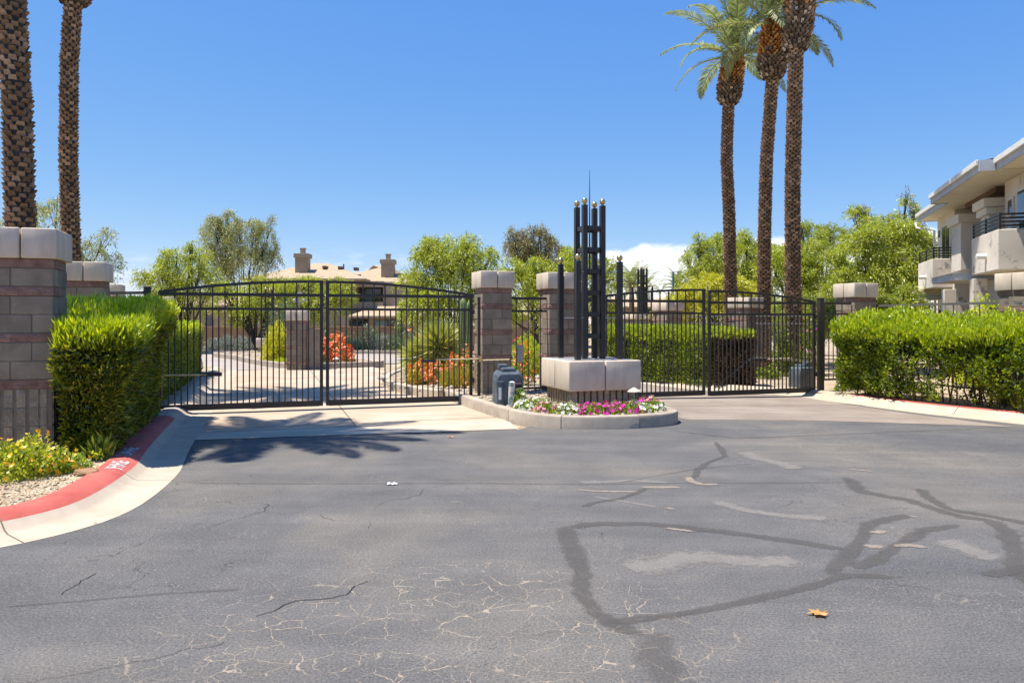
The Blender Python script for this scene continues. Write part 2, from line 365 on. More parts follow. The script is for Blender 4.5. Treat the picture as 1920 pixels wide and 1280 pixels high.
class MB:
    def __init__(s): s.v = []; s.f = []; s.m = []
    def add(s, vs, fs, mi=0):
        b = len(s.v); s.v += [tuple(v) for v in vs]
        for f in fs: s.f.append(tuple(b + i for i in f)); s.m.append(mi)
        return s
    def box(s, x0, x1, y0, y1, z0, z1, mi=0, c=0.):
        if c <= 0:
            vs = [(x, y, z) for z in (z0, z1) for y in (y0, y1) for x in (x0, x1)]
            return s.add(vs, [(0, 2, 3, 1), (4, 5, 7, 6), (0, 1, 5, 4), (2, 6, 7, 3), (0, 4, 6, 2), (1, 3, 7, 5)], mi)
        bm = bmesh.new(); bmesh.ops.create_cube(bm, size=1)
        for v in bm.verts: v.co = ((x0 + x1) / 2 + v.co.x * (x1 - x0), (y0 + y1) / 2 + v.co.y * (y1 - y0), (z0 + z1) / 2 + v.co.z * (z1 - z0))
        bmesh.ops.bevel(bm, geom=list(bm.edges), offset=c, segments=2 if c > .012 else 1, profile=.5, affect='EDGES')
        bm.verts.ensure_lookup_table(); bm.verts.index_update()
        s.add([v.co.copy() for v in bm.verts], [[v.index for v in f.verts] for f in bm.faces], mi); bm.free(); return s
    def bar(s, a, b, wd, ht, mi=0, up=(0, 0, 1)):
        a, b = Vector(a), Vector(b); d = (b - a).normalized(); u = Vector(up)
        if abs(d.dot(u)) > .98: u = Vector((0, 1, 0))
        x = d.cross(u).normalized() * wd / 2; y = x.cross(d).normalized() * ht / 2
        vs = [p + sx * x + sy * y for p in (a, b) for sx, sy in ((-1, -1), (1, -1), (1, 1), (-1, 1))]
        return s.add(vs, [(3, 2, 1, 0), (4, 5, 6, 7), (0, 1, 5, 4), (1, 2, 6, 5), (2, 3, 7, 6), (3, 0, 4, 7)], mi)
    def tube(s, pts, rad, n=8, mi=0, caps=True, jit=0.):
        pts = [Vector(p) for p in pts]; rad = rad if hasattr(rad, '__len__') else [rad] * len(pts)
        vs = []; ref = Vector((1, 0, 0)) if abs((pts[-1] - pts[0]).normalized().x) < .9 else Vector((0, 1, 0))
        for i, p in enumerate(pts):
            d = (pts[min(i + 1, len(pts) - 1)] - pts[max(i - 1, 0)]).normalized()
            x = (ref - d * ref.dot(d)).normalized(); y = d.cross(x)
            for k in range(n):
                a = 2 * math.pi * k / n; r = rad[i] * (1 + random.uniform(-jit, jit))
                vs.append(p + (x * math.cos(a) + y * math.sin(a)) * r)
        fs = [(i * n + k, i * n + (k + 1) % n, (i + 1) * n + (k + 1) % n, (i + 1) * n + k) for i in range(len(pts) - 1) for k in range(n)]
        if caps: fs += [tuple(range(n))[::-1], tuple((len(pts) - 1) * n + k for k in range(n))]
        return s.add(vs, fs, mi)
    def sphere(s, c, r, n=14, m=9, mi=0):
        pts = [(c[0], c[1], c[2] - r * math.cos(math.pi * i / m)) for i in range(m + 1)]
        return s.tube(pts, [max(1e-4, r * math.sin(math.pi * i / m)) for i in range(m + 1)], n, mi)
    def mesh(s, mats, smooth=False, name='mesh'):
        me = bpy.data.meshes.new(name); me.from_pydata(s.v, [], s.f)
        for m in (mats if isinstance(mats, (list, tuple)) else [mats]): me.materials.append(m)
        me.polygons.foreach_set('material_index', s.m)
        if smooth: me.polygons.foreach_set('use_smooth', [True] * len(s.f))
        me.update(); return me
    def build(s, name, mats, parent=None, smooth=False, loc=None, rot=None):
        return link(name, s.mesh(mats, smooth, name), parent, loc, rot)

def quads_mesh(name, V, mats, midx=None):
    n = len(V) // 4
    me = bpy.data.meshes.new(name); me.vertices.add(n * 4); me.vertices.foreach_set('co', np.asarray(V, dtype=np.float32).ravel())
    me.loops.add(n * 4); me.loops.foreach_set('vertex_index', np.arange(n * 4, dtype=np.int32))
    me.polygons.add(n); me.polygons.foreach_set('loop_start', np.arange(n, dtype=np.int32) * 4)
    for m in (mats if isinstance(mats, (list, tuple)) else [mats]): me.materials.append(m)
    if midx is not None: me.polygons.foreach_set('material_index', np.asarray(midx, dtype=np.int32))
    me.update(calc_edges=True); return me
def unit(a): return a / (np.linalg.norm(a, axis=-1, keepdims=True) + 1e-9)
def leaves(P, D, L, W, side=None):
    """rhombic leaves: P base, D direction, L length, W width"""
    N = len(P); D = unit(D); r = rng.normal(size=(N, 3)) if side is None else side
    S = unit(np.cross(D, r)); L = np.broadcast_to(L, N)[:, None]; W = np.broadcast_to(W, N)[:, None]
    q = np.stack([P, P + D * L * .45 + S * W / 2, P + D * L, P + D * L * .45 - S * W / 2], 1)
    return q.reshape(-1, 3)

def sheet(name, poly, mat, z=0., hgt=0., kind='structure', follow=True):
    """flat piece of ground following the lie of the land; outline in plan"""
    bm = bmesh.new(); vs = [bm.verts.new((x, y, 0)) for x, y in poly]
    bm.faces.new(vs); bmesh.ops.triangulate(bm, faces=bm.faces[:])
    if follow:
        for s0 in (8, 13.5):
            x, y = G(s0, 0); geom = bm.verts[:] + bm.edges[:] + bm.faces[:]
            bmesh.ops.bisect_plane(bm, geom=geom, plane_co=(x, y, 0), plane_no=(CT, ST, 0))
        for y0 in (30, 60):
            geom = bm.verts[:] + bm.edges[:] + bm.faces[:]
            bmesh.ops.bisect_plane(bm, geom=geom, plane_co=(0, y0, 0), plane_no=(0, 1, 0))
    for v in bm.verts: v.co.z = z + (gz(v.co.x, v.co.y) if follow else 0)
    bmesh.ops.recalc_face_normals(bm, faces=bm.faces[:])
    for f in bm.faces:
        if f.normal.z < 0: f.normal_flip()
    me = bpy.data.meshes.new(name); bm.to_mesh(me); bm.free(); me.materials.append(mat)
    o = link(name, me)
    if kind: o['kind'] = kind
    return o

def smooth_path(pts, it=3, closed=False):
    pts = [Vector((p[0], p[1], 0)) for p in pts]
    for _ in range(it):
        q = [] if closed else [pts[0]]
        for i in range(len(pts) if closed else len(pts) - 1):
            a, b = pts[i], pts[(i + 1) % len(pts)]
            q += [a * .75 + b * .25, a * .25 + b * .75]
        if not closed: q.append(pts[-1])
        pts = q
    return pts
def resample(pts, step):
    out = [pts[0]]; acc = 0
    L = sum((pts[i + 1] - pts[i]).length for i in range(len(pts) - 1)); n = max(2, round(L / step)); tgt = [L * i / n for i in range(1, n)]
    d = 0; k = 0
    for i in range(len(pts) - 1):
        l = (pts[i + 1] - pts[i]).length
        while k < len(tgt) and tgt[k] <= d + l:
            out.append(pts[i].lerp(pts[i + 1], (tgt[k] - d) / l)); k += 1
        d += l
    out.append(pts[-1]); return out
def normals(pts):
    out = []
    for i in range(len(pts)):
        d = (pts[min(i + 1, len(pts) - 1)] - pts[max(i - 1, 0)]).normalized(); out.append(Vector((d.y, -d.x, 0)))
    return out
def kerb(pts, prof, mats, mis, sec=2.4, step=.2, jitter=0):
    """kerb swept along pts; prof = [(offset to the right of travel, z)]; one object per cast section"""
    root = structure(link('kerb', None)); pts = resample(pts, step); ns = normals(pts); per = max(1, round(sec / step)); i = 0
    secs = []
    while i < len(pts) - 1:
        j = min(len(pts) - 1, i + per)
        if len(pts) - 1 - j < per * .4: j = len(pts) - 1
        mb = MB(); m = len(prof)
        for q in range(i, j + 1):
            p = pts[q].copy()
            if q == i and i > 0: p += (pts[q + 1] - p).normalized() * .006
            if q == j and j < len(pts) - 1: p -= (p - pts[q - 1]).normalized() * .006
            for o_, z in prof:
                a = p + ns[q] * o_; mb.v.append((a.x, a.y, z + gz(a.x, a.y)))
        for q in range(j - i):
            for r_ in range(m - 1):
                mb.f.append((q * m + r_, q * m + r_ + 1, (q + 1) * m + r_ + 1, (q + 1) * m + r_)); mb.m.append(mis[r_])
        mb.f.append(tuple(range(m))); mb.m.append(0); mb.f.append(tuple((j - i) * m + r_ for r_ in range(m))[::-1]); mb.m.append(0)
        me = mb.mesh(mats, True, 'kerb_section')
        bm = bmesh.new(); bm.from_mesh(me); bmesh.ops.recalc_face_normals(bm, faces=bm.faces[:]); bm.to_mesh(me); bm.free()
        try: me.set_sharp_from_angle(angle=R(38))
        except Exception: pass
        link('kerb_section', me, root); i = j
    return root
def edge_pts(pts, off):
    ns = normals(pts); return [(p + n * off) for p, n in zip(pts, ns)]

# ================================================================== GROUND
BIG = 260
structure(sheet('ground', [(-BIG, -60), (BIG, -60), (BIG, 420), (-BIG, 420)], M['gravel'], -.03))
# left kerb: outer (asphalt) edge, travelling towards the camera
lk = [G(.91, 11.5), G(.91, 7), G(.91, 3), G(.91, 0), G(.91, -3.0), G(.93, -4.4), G(.98, -5.4), (-3.15, 6.25), (-3.32, 5.6), (-3.7, 5.1), (-4.6, 4.55), (-6.5, 3.9), (-10, 3.2), (-22, 2.0)]
lk = smooth_path(lk, 2)
PROF_ROLL = [(0, -.2), (0, .003), (-.3, .012), (-.36, .03), (-.43, .085), (-.5, .125), (-.56, .138), (-.66, .135), (-.72, .128), (-.72, -.2)]
# travelling towards the camera the garden lies to the right, so mirror the offsets
def mir(prof): return [(-o, z) for o, z in prof]
red_from = 3
for a, b, mats, mis in ((0, 0, None, None),): pass
lkr = resample(lk, .2)
gi = min(range(len(lkr)), key=lambda i: abs(ST_of(lkr[i].x, lkr[i].y)[1] + 1.3))
kerb(lkr[:gi + 1], mir(PROF_ROLL), [M['concrete'], M['redpaint']], [0] * 9, 2.4)
k_red = kerb(lkr[gi:], mir(PROF_ROLL), [M['concrete'], M['redpaint']], [0, 0, 0, 0, 1, 1, 1, 1, 0], 2.2)
k_red['label'] = 'rolled kerb with a red painted top and pale gutter at the left'
# bed behind the left kerb
inner = edge_pts(lkr, .70)
sheet('gravel_bed', [(p.x, p.y) for p in inner] + [(-22, 30), (-13, 28)], M['gravel'], .105)

# asphalt
a_left = [(p.x + .0, p.y) for p in lkr if ST_of(p.x, p.y)[1] < -3.15]
rk_world = [ground_at(1548, 752), ground_at(1600, 757.5), ground_at(1700, 772), ground_at(1810, 784), ground_at(1920, 796), (9.6, 10.6), (12, 9.3), (20, 7.5), (40, 6)]
apL = G(.91, -3.1); apL2 = G(.91, -2.45); apR = (.1, 10.95)
asph = [(-60, -40), (60, -40), (60, 5.5)] + rk_world[::-1][1:] + [G(13.2, -.3), G(13.2, .5), G(7.6, .5), G(7.6, -1), G(7.0, -3.0), (.3, 11.3), apR, apL] + a_left + [(-60, 0)]
# clean order: left edge travels from the gate towards the camera and out of view
sheet('road', asph, M['asphalt'], 0.)
# concrete apron and drive of the entry lane
dl = [(p.x, p.y) for p in lkr if -2.4 <= ST_of(p.x, p.y)[1] <= 11.5]
sheet('concrete_apron', [apL, apL2, (-.05, 11.75), apR], M['apron'], .008)
drivepoly = dl + [(-4.0, 10.45), (-.05, 11.75), G(5.32, -2.0), G(5.2, 1.2), G(4.4, 3.5), G(3.6, 6), G(3.3, 10), G(2.9, 14.)]
drivepoly = dl + [apL2, (-.05, 11.75), G(5.45, -2.2), G(5.45, 2), G(5.2, 14)]
sheet('concrete_drive', drivepoly, M['drive'], .004)
sheet('inner_street', [G(.6, 11.4), G(5.2, 13.9), G(14, 13.9), (16, 30), (16, 43.5), (-24, 43.5), (-24, 34), G(-9, 19), G(-3, 13.4)], M['street'], 0.)
# exit lane beyond the second gate
sheet('exit_drive', [G(7.7, -1.4), G(8.3, -3.3), (4.9, 12.2), ground_at(1900, 800), ground_at(1700, 775), ground_at(1560, 754), G(13.0, .2), G(11.6, 1.6), G(11.05, 3.5), G(10.8, 8), G(11, 14), G(7.6, 14)], M['brown_drive'], .004)

# ---------------------------------------------------------------- expansion joints cut in the entry drive
def strip_pts(name, pts, wdt, mat, z, jit=0., parent=None, soft=False, kind='structure', fine=False):
    pts = resample([Vector((p[0], p[1], 0)) for p in pts], .07 if soft else .05 if fine else .25); ns = normals(pts)
    V = []; A = []; F_ = []
    cols = (-1, -.5, 0, .5, 1) if soft else (-1, 1)
    for i, (p, n_) in enumerate(zip(pts, ns)):
        f = i / (len(pts) - 1)
        wv = (wdt(f) if callable(wdt) else wdt) * (1 + jit * mn.noise(Vector((p.x * 1.3, p.y * 1.3, 3))))
        off = jit * .5 * wv * mn.noise(Vector((p.x * 2, p.y * 2, 9)))
        for c_ in cols:
            a = p + n_ * (c_ * wv / 2 + off); V.append((a.x, a.y, z + gz(a.x, a.y))); A.append((1 - abs(c_)) * min(1, 14 * f + .25, 14 * (1 - f) + .25) if soft else 1)
    m = len(cols)
    for i in range(len(pts) - 1):
        for q in range(m - 1): F_.append((i * m + q, i * m + q + 1, (i + 1) * m + q + 1, (i + 1) * m + q))
    me = bpy.data.meshes.new(name); me.from_pydata(V, [], F_); me.materials.append(mat)
    at = me.attributes.new('edge', 'FLOAT', 'POINT'); at.data.foreach_set('value', A)
    me.update(); o = link(name, me, parent)
    if kind and parent is None: o['kind'] = kind
    return o
for t0 in (-2.1, 1.6, 5.2, 8.8): strip_pts('expansion_joint', [G(.93, t0), G(5.4, t0)], .018, M['crackline'], .0075)
strip_pts('expansion_joint', [apL2, (-.06, 11.77)], .014, M['crackline'], .0115)
strip_pts('expansion_joint', [G(3.1, -2.4), G(3.1, 13)], .014, M['crackline'], .0075)
strip_pts('expansion_joint', [G(8.2, -1.3), G(13.1, -1.9)], .016, M['crackline'], .0075)

# ---------------------------------------------------------------- repairs and wear in the asphalt
def px(l): return [ground_at(x, y) for x, y in l]
SEAL = [([(1060, 985), (1066, 1020), (1085, 1060), (1096, 1115), (1122, 1150), (1165, 1178), (1210, 1190)], .165),
        ([(1066, 992), (1095, 984), (1145, 981), (1200, 982), (1272, 987), (1350, 996), (1430, 1006), (1510, 1018), (1590, 1032)], .17),
        ([(1125, 1168), (1180, 1163), (1240, 1156), (1367, 1133), (1494, 1108), (1590, 1079), (1690, 1079)], .13),
        ([(1560, 1080), (1585, 1050), (1608, 1022), (1640, 985), (1665, 972), (1705, 963)], .16),
        ([(1600, 1068), (1650, 1045), (1691, 1022), (1735, 994), (1800, 984)], .15),
        ([(1588, 893), (1612, 920), (1660, 931), (1704, 937), (1760, 955), (1800, 968), (1850, 976), (1885, 1000), (1907, 1041), (1922, 1080), (1950, 1110)], .2),
        ([(1716, 914), (1750, 935), (1785, 955), (1860, 968), (1940, 985)], .16),
        ([(1840, 1078), (1880, 1070), (1940, 1062)], .17),
        ([(1092, 951), (1120, 941), (1160, 935), (1200, 922), (1215, 915)], .1),
        ([(1340, 828), (1352, 842), (1358, 855), (1330, 867), (1308, 880), (1300, 898)], .11),
        ]
for l, wd_ in SEAL:
    z_ = .0038 + .0001 * SEAL.index((l, wd_)); strip_pts('crack_sealant_band', px(l), wd_ * 1.3, M['sealant'], z_, .45, soft=True)
for l, wd_ in [([(0, 1137), (150, 1126), (300, 1113), (460, 1104)], .045), ([(330, 906), (600, 907), (900, 906), (1100, 908), (1290, 905), (1600, 905)], .06),
               ([(1160, 905), (1300, 880), (1420, 868)], .04), ([(1250, 806), (1380, 822), (1560, 815), (1900, 800)], .09)]:
    strip_pts('crack_sealant_seam', px(l), wd_ * 1.6, M['darkpatch'], .0035, .3, soft=True)
strip_pts('dark_asphalt_patch', px([(1235, 1180), (1230, 1215), (1235, 1250), (1240, 1290)]), .34, M['darkpatch'], .0033, .4, soft=True)
TAN = [([(1290, 894), (1298, 903), (1320, 908), (1348, 907)], .1), ([(1200, 915), (1240, 914), (1276, 913)], .09), ([(1628, 999), (1650, 1001), (1668, 997)], .09),
       ([(1614, 1022), (1640, 1027), (1662, 1026)], .12), ([(1680, 1027), (1705, 1023), (1742, 1028)], .1), ([(1075, 918), (1120, 921), (1200, 923)], .05),
       ([(1240, 990), (1270, 993), (1305, 997)], .05), ([(1245, 953), (1268, 956)], .07), 
       ([(1700, 966), (1725, 971)], .05), ([(1590, 880), (1640, 884)], .05)]
for l, wd_ in TAN: strip_pts('bare_tan_patch', px(l), wd_ * 1.5, M['tanpatch'], .0052 + .0001 * TAN.index((l, wd_)), .6, soft=True)
for l, wd_ in [([(1330, 942), (1400, 955), (1480, 966), (1560, 972)], .34), ([(1380, 848), (1430, 860), (1500, 880)], .5), ([(1770, 1010), (1830, 1030), (1890, 1050)], .55),
               ([(1080, 903), (1180, 902), (1260, 905)], .22), ([(1110, 930), (1180, 942), (1240, 952)], .12), ([(1160, 1060), (1300, 1050), (1500, 1050)], .5)]:
    strip_pts('worn_asphalt_patch', px(l), wd_, M['worn'], .0028, .6, soft=True)
CR = [[(855, 905), (715, 945), (700, 970), (690, 990)], [(400, 985), (470, 965), (500, 945), (405, 940)], [(115, 1115), (150, 1090), (180, 1075)], [(0, 1272), (140, 1265), (250, 1240), (340, 1218), (420, 1205)],
      [(600, 965), (680, 975), (760, 968)], [(690, 1090), (560, 1125), (480, 1155)], [(720, 870), (800, 862), (900, 880)]]
for l in CR:
    q = px(l); q2 = []
    q2 = list(q)
    for lev in range(5):
        q3 = []
        for a_, b_ in zip(q2[:-1], q2[1:]):
            d_ = math.hypot(b_[0] - a_[0], b_[1] - a_[1]) * .2
            q3 += [a_, ((a_[0] + b_[0]) / 2 + random.uniform(-d_, d_), (a_[1] + b_[1]) / 2 + random.uniform(-d_, d_))]
        q2 = q3 + [q2[-1]]
    strip_pts('asphalt_crack', q2, .0035, M['crackline'], .0035, 1.8, fine=True)

# ---------------------------------------------------------------- island between the gates
isl = [G(5.25, 1.0), G(5.3, -.4), G(5.36, -1.8), G(5.5, -2.9), G(5.75, -3.55), G(6.3, -3.85), G(7.2, -3.95), G(7.85, -3.75), G(8.1, -3.2), G(8.08, -2.2), G(7.85, -1.2), G(7.7, -.3), G(7.7, 1)]
islp = smooth_path(isl, 2)
PROF_UP = [(0, -.2), (0, .155), (.012, .182), (.035, .192), (.15, .19), (.165, .175), (.165, -.2)]
PROF_UP = [(0, -.2), (0, .155), (-.012, .182), (-.035, .192), (-.15, .19), (-.165, .175), (-.165, -.2)]
isk = kerb([p for p in islp], PROF_UP, [M['kerb_grey']], [0] * 6, 1.25, .1)
isk['label'] = 'weathered kerb round the flower island'
inn = edge_pts(resample(islp, .2), -.12)
sheet('island_bed', [(p.x, p.y) for p in inn], M['gravel'], .165, follow=True)
isl2 = [G(5.25, 1.0), (-2.0, 15.9), (-2.75, 17.3), (-3.15, 19.0), (-3.2, 21), (-2.9, 23), (-2, 24.8), (0.5, 26), (2.6, 25.3), G(10, 9), G(9.2, 5), G(8.4, 2.6), G(7.7, 1)]
isl2p = smooth_path(isl2, 2)
kerb(isl2p, PROF_UP, [M['concrete']], [0] * 6, 2.4, .25)
sheet('planted_bed', [(p.x, p.y) for p in edge_pts(resample(isl2p, .3), -.1)], M['gravel'], .14)
# island with the numbered pillar
isl3 = [(-4.6, 25.9), (-5.1, 25.4), (-6.2, 24.75), (-7.0, 24.5), (-8.0, 25.3), (-9.8, 28.0), (-13, 33.5), (-14.8, 37), (-15.2, 40.5), (-10, 40.5), (-8.2, 38), (-7.5, 33), (-6.6, 29), (-5, 26.6)]
isl3p = smooth_path(isl3 + [isl3[0]], 2)
kerb(isl3p[::-1], [(-o, z) for o, z in PROF_UP][::-1], [M['kerb_grey']], [0] * 6, 2.4, .3)
sheet('planted_bed', [(p[0], p[1]) for p in isl3], M['gravel'], .14)
# far kerb and bed before the boundary wall
fk = [Vector((x, y, 0)) for x, y in ((-26, 42), (-15.6, 42), (-10, 42.3), (0, 42.3), (14, 42))]
kerb(fk, [(-o, z) for o, z in PROF_UP][::-1], [M['concrete']], [0] * 6, 3, .5)
sheet('planted_bed', [(-30, 42.1), (14, 42.3), (14, 51), (-30, 51)], M['gravel'], .12)
# right kerb, travelling away to the right edge of the photo
rkp = smooth_path([G(10.9, 8), G(11.05, 4), G(11.4, 2.0), G(12.2, .6), G(13.05, -.15)] + rk_world[:], 2)
rkr = resample(rkp, .2); gi = min(range(len(rkr)), key=lambda i: (rkr[i].x - 6.75) ** 2 + (rkr[i].y - 15.5) ** 2)
PR2 = [(o, z) for o, z in PROF_ROLL]
kerb(rkr[:gi + 1], PR2, [M['concrete'], M['redpaint']], [0] * 9, 2.4)
kr = kerb(rkr[gi:], PR2, [M['concrete'], M['redpaint']], [0, 0, 0, 0, 0, 1, 1, 1, 0], 2.4)
kr['label'] = 'rolled kerb with a red painted top in front of the right hedge'
sheet('gravel_bed', [(p.x, p.y) for p in edge_pts(rkr, -.70)] + [(45, 8), (45, 60), (6, 60), (4, 30)], M['gravel'], .1)

# white stencil lettering on the red kerb
def stencil(txt, s, t, size):
    cu = bpy.data.curves.new('lettering', 'FONT'); cu.body = txt; cu.size = size; cu.extrude = .0008; cu.align_x = 'LEFT'; cu.offset = .004; cu.space_character = 1.05
    o = bpy.data.objects.new('tmp', cu); COL.objects.link(o); dg = bpy.context.evaluated_depsgraph_get()
    me = bpy.data.meshes.new_from_object(o.evaluated_get(dg)); bpy.data.objects.remove(o); me.materials.clear(); me.materials.append(M['whitepaint'])
    x, y = G(s, t); q = link('lettering', me, None, (x, y, .1375), TH + R(90))
    bm = bmesh.new(); bm.from_mesh(me)
    bmesh.ops.subdivide_edges(bm, edges=[e for e in bm.edges if e.calc_length() > .03], cuts=3)
    ca_, sa_ = math.cos(TH + R(90)), math.sin(TH + R(90)); pr_ = sorted((abs(o_), z_) for o_, z_ in PROF_ROLL[1:-1])
    for v in bm.verts:            # the paint lies on the rolled top of the kerb
        wx, wy = x + v.co.x * ca_ - v.co.y * sa_, y + v.co.x * sa_ + v.co.y * ca_; best = 9
        for a_, b_ in zip(lkr[:-1], lkr[1:]):
            ab = b_ - a_; f_ = clamp(((wx - a_.x) * ab.x + (wy - a_.y) * ab.y) / ab.length_squared)
            best = min(best, math.hypot(wx - a_.x - ab.x * f_, wy - a_.y - ab.y * f_))
        zz = pr_[-1][1]
        for (o0, z0_), (o1, z1_) in zip(pr_[:-1], pr_[1:]):
            if o0 <= best <= o1 and o1 > o0: zz = z0_ + (z1_ - z0_) * (best - o0) / (o1 - o0)
        v.co.z = zz + .004 - .1375
    bm.to_mesh(me); bm.free()
    q.parent = k_red; return q
LS = .215
stencil('FIRE', .47, -5.62, LS); stencil('LANE', .43, -4.88, LS)

# ================================================================== PILLARS
def jitter_box(x0, x1, y0, y1, z0, z1, amp, cuts, seed, out=0., xk=1.):
    bm = bmesh.new(); bmesh.ops.create_cube(bm, size=1)
    sx, sy, sz = x1 - x0, y1 - y0, z1 - z0
    for v in bm.verts: v.co = ((x0 + x1) / 2 + v.co.x * sx, (y0 + y1) / 2 + v.co.y * sy, (z0 + z1) / 2 + v.co.z * sz)
    bmesh.ops.subdivide_edges(bm, edges=bm.edges[:], cuts=cuts, use_grid_fill=True)
    cx, cy = (x0 + x1) / 2, (y0 + y1) / 2
    for v in bm.verts:
        n_ = mn.noise(Vector((v.co.x * 11 + seed, v.co.y * 11, v.co.z * 14 + seed * 3))) + .5 * mn.noise(Vector((v.co.x * 31, v.co.y * 31 + seed, v.co.z * 31)))
        e = .35 if (abs(v.co.z - z0) < 1e-4 or abs(v.co.z - z1) < 1e-4) else 1
        if abs(v.co.y - y0) < 1e-4: v.co.y -= (n_ * amp + out) * e
        if abs(v.co.y - y1) < 1e-4: v.co.y += (n_ * amp + out) * e
        if abs(v.co.x - x0) < 1e-4: v.co.x -= (n_ * amp + out) * e * xk
        if abs(v.co.x - x1) < 1e-4: v.co.x += (n_ * amp + out) * e * xk
    return bm
def bm_mesh(bm, mat, name):
    me = bpy.data.meshes.new(name); bm.to_mesh(me); bm.free(); me.materials.append(mat); return me
# every unit is modelled for the front side of its pinwheel, its own origin at the pillar's axis
g_ = .004
BLK = [MB().box(-.3, .1 - g_, -.3, -.1 - g_, g_, .2 - g_ * .5, 0, .006).mesh(M['block'], name='block'),
       MB().box(-.1 + g_, .3, -.3, -.1 - g_, g_, .2 - g_ * .5, 0, .006).mesh(M['block'], name='block')]
BND = [[bm_mesh(jitter_box(-.3, .1 - g_, -.3, -.1 - g_, g_, .1 - g_, .016, 3, s_, .008), M['band'], 'split_face_band') for s_ in range(3)],
       [bm_mesh(jitter_box(-.1 + g_, .3, -.3, -.1 - g_, g_, .1 - g_, .016, 3, s_ + 9, .008), M['band'], 'split_face_band') for s_ in range(3)]]
def flute_mesh(seed, x0=-.3, n=4, pitch=.12, y0=-.3, dep=.12, hh=.2):
    """a split ribbed unit: n rough ribs with grooves between them"""
    me = bpy.data.meshes.new('fluted_block'); bm = bmesh.new()
    for i in range(n):
        b2 = jitter_box(x0 + i * pitch + pitch * .15, x0 + (i + 1) * pitch - pitch * .15, y0, y0 + dep * .55, g_, hh - g_, .013, 3, seed + i * 2.3, 0., .2)
        tmp = bpy.data.meshes.new('t'); b2.to_mesh(tmp); b2.free(); bm.from_mesh(tmp); bpy.data.meshes.remove(tmp)
    tmp = MB().box(x0 + g_, x0 + n * pitch - g_, y0 + dep * .5, y0 + dep, g_, hh - g_).mesh(M['flute']); bm.from_mesh(tmp); bpy.data.meshes.remove(tmp)
    bm.to_mesh(me); bm.free(); me.materials.append(M['flute']); return me
FLT = [flute_mesh(s_) for s_ in (1, 14, 27)]
CORE = MB().box(-.29, .29, -.29, .29, 0, 2.1).mesh(M['mortar'], name='mortar_core')
CAPM = MB().box(-.345, -.008, -.345, -.008, 0, .325, 0, .013).mesh(M['cap'], True, 'cap_block')
CAPM.set_sharp_from_angle(angle=R(50)) if hasattr(CAPM, 'set_sharp_from_angle') else None
def pillar(x, y, z0, label, nflute=4, cam_only=True, rot=TH, lift=0., sy=1, group='block gate pillars', mirror=0):
    t = thing('block_pillar', label, 'pillar', (x, y, z0), rot, group)
    seq = [('f', .2)] * nflute + [('n', .1), ('b', .2), ('b', .2), ('n', .1), ('b', .2), ('b', .2), ('n', .1), ('b', .2), ('n', .1)]
    z = 0.; par = mirror
    for kd, hh in seq:
        for q in range(4):
            if q == 2 and hh: continue        # the far side, seen by nobody, is the core's mortar face
            if kd == 'b': me, nm = BLK[par % 2], 'block'
            elif kd == 'n': me, nm = BND[par % 2][random.randrange(3)], 'split_face_band'
            else: me, nm = FLT[random.randrange(3)], 'fluted_block'
            link(nm, me, t, (0, 0, z), q * math.pi / 2)
        z += hh; par += 1
    c = link('mortar_core', CORE, t); c.scale = (1, 1, z / 2.1)
    for q in range(4): link('cap_block', CAPM, t, (0, 0, z + .004), q * math.pi / 2)
    return t
def G3(s, t, z=0.): x, y = G(s, t); return (x, y, z)
def pil_front_left(s, t, *a, **k):      # by the front left corner of its shaft
    x, y = G(s + .3, t + .3); return pillar(x, y, *a, **k)
def at_ground(x, y, z=.1): return z + gz(x, y)
# near left pillar: front right corner at (-4.96, 8.1)
cx, cy = -4.98 - .3 * CT - .3 * ST, 8.1 - .3 * ST + .3 * CT
pillar(cx, cy, .06, 'tall block pillar at the left edge of the photo, cut off by the frame, beside the clipped hedge', 4)
cx, cy = -6.98 - .3 * CT - .3 * ST, 12.75 - .3 * ST + .3 * CT
pillar(cx, cy, .06, 'block pillar half hidden behind the left hedge, next one behind the near left pillar')
pil_front_left(5.76, 0, .02, 'block pillar that carries the hinges at the right end of the entry gate', mirror=1)
pil_front_left(7.14, 0, .02, 'block pillar standing right behind the black steel tower')
pil_front_left(14.62, 0, -.08, 'block pillar right of the exit gate with its cap rising over the right hedge', mirror=1)
pillar(9.62, 14.0, -.05, 'block pillar at the right edge of the photo, behind the right hedge')
pillar(-10.8, 20.0, .02, 'block pillar whose cap shows far left between the left hedge and the gate post')
x_, z_ = xz(306, 556, 30); pillar(x_, 30.2, .0, 'small far block pillar seen just through the left end of the entry gate')
x_, z_ = xz(558, 600, 24.2); pil3 = pillar(x_, 24.2, -.62, 'block pillar with a small numeral standing on the island beyond the entry gate', rot=R(6))
x_, z_ = xz(1397, 553, 22.5); p4 = pillar(x_, 22.5, -.13, 'block pillar with a wide cap rising behind the hedge beyond the exit gate', rot=R(38)); 
x_, z_ = xz(1251, 568, 27.5); p5 = pillar(x_, 27.5, -.15, 'block pillar with a wide cap seen through the left leaf of the exit gate', rot=R(30))
p4.scale = (1.12, 1.12, .95)
p5.scale = (1.25, 1.25, .95)
# dark digits on the island pillar
def number_text(txt, size, mat, name='digit'):
    cu = bpy.data.curves.new(name, 'FONT'); cu.body = txt; cu.size = size; cu.extrude = .006
    o = bpy.data.objects.new('tmp', cu); COL.objects.link(o); dg = bpy.context.evaluated_depsgraph_get()
    me = bpy.data.meshes.new_from_object(o.evaluated_get(dg)); bpy.data.objects.remove(o); me.materials.clear(); me.materials.append(mat); return me
dg_ = link('numeral', number_text('2', .3, M['blackplastic'], 'numeral'), pil3, (-.318, .1, 1.25)); dg_.rotation_euler = (R(90), 0, R(-90))
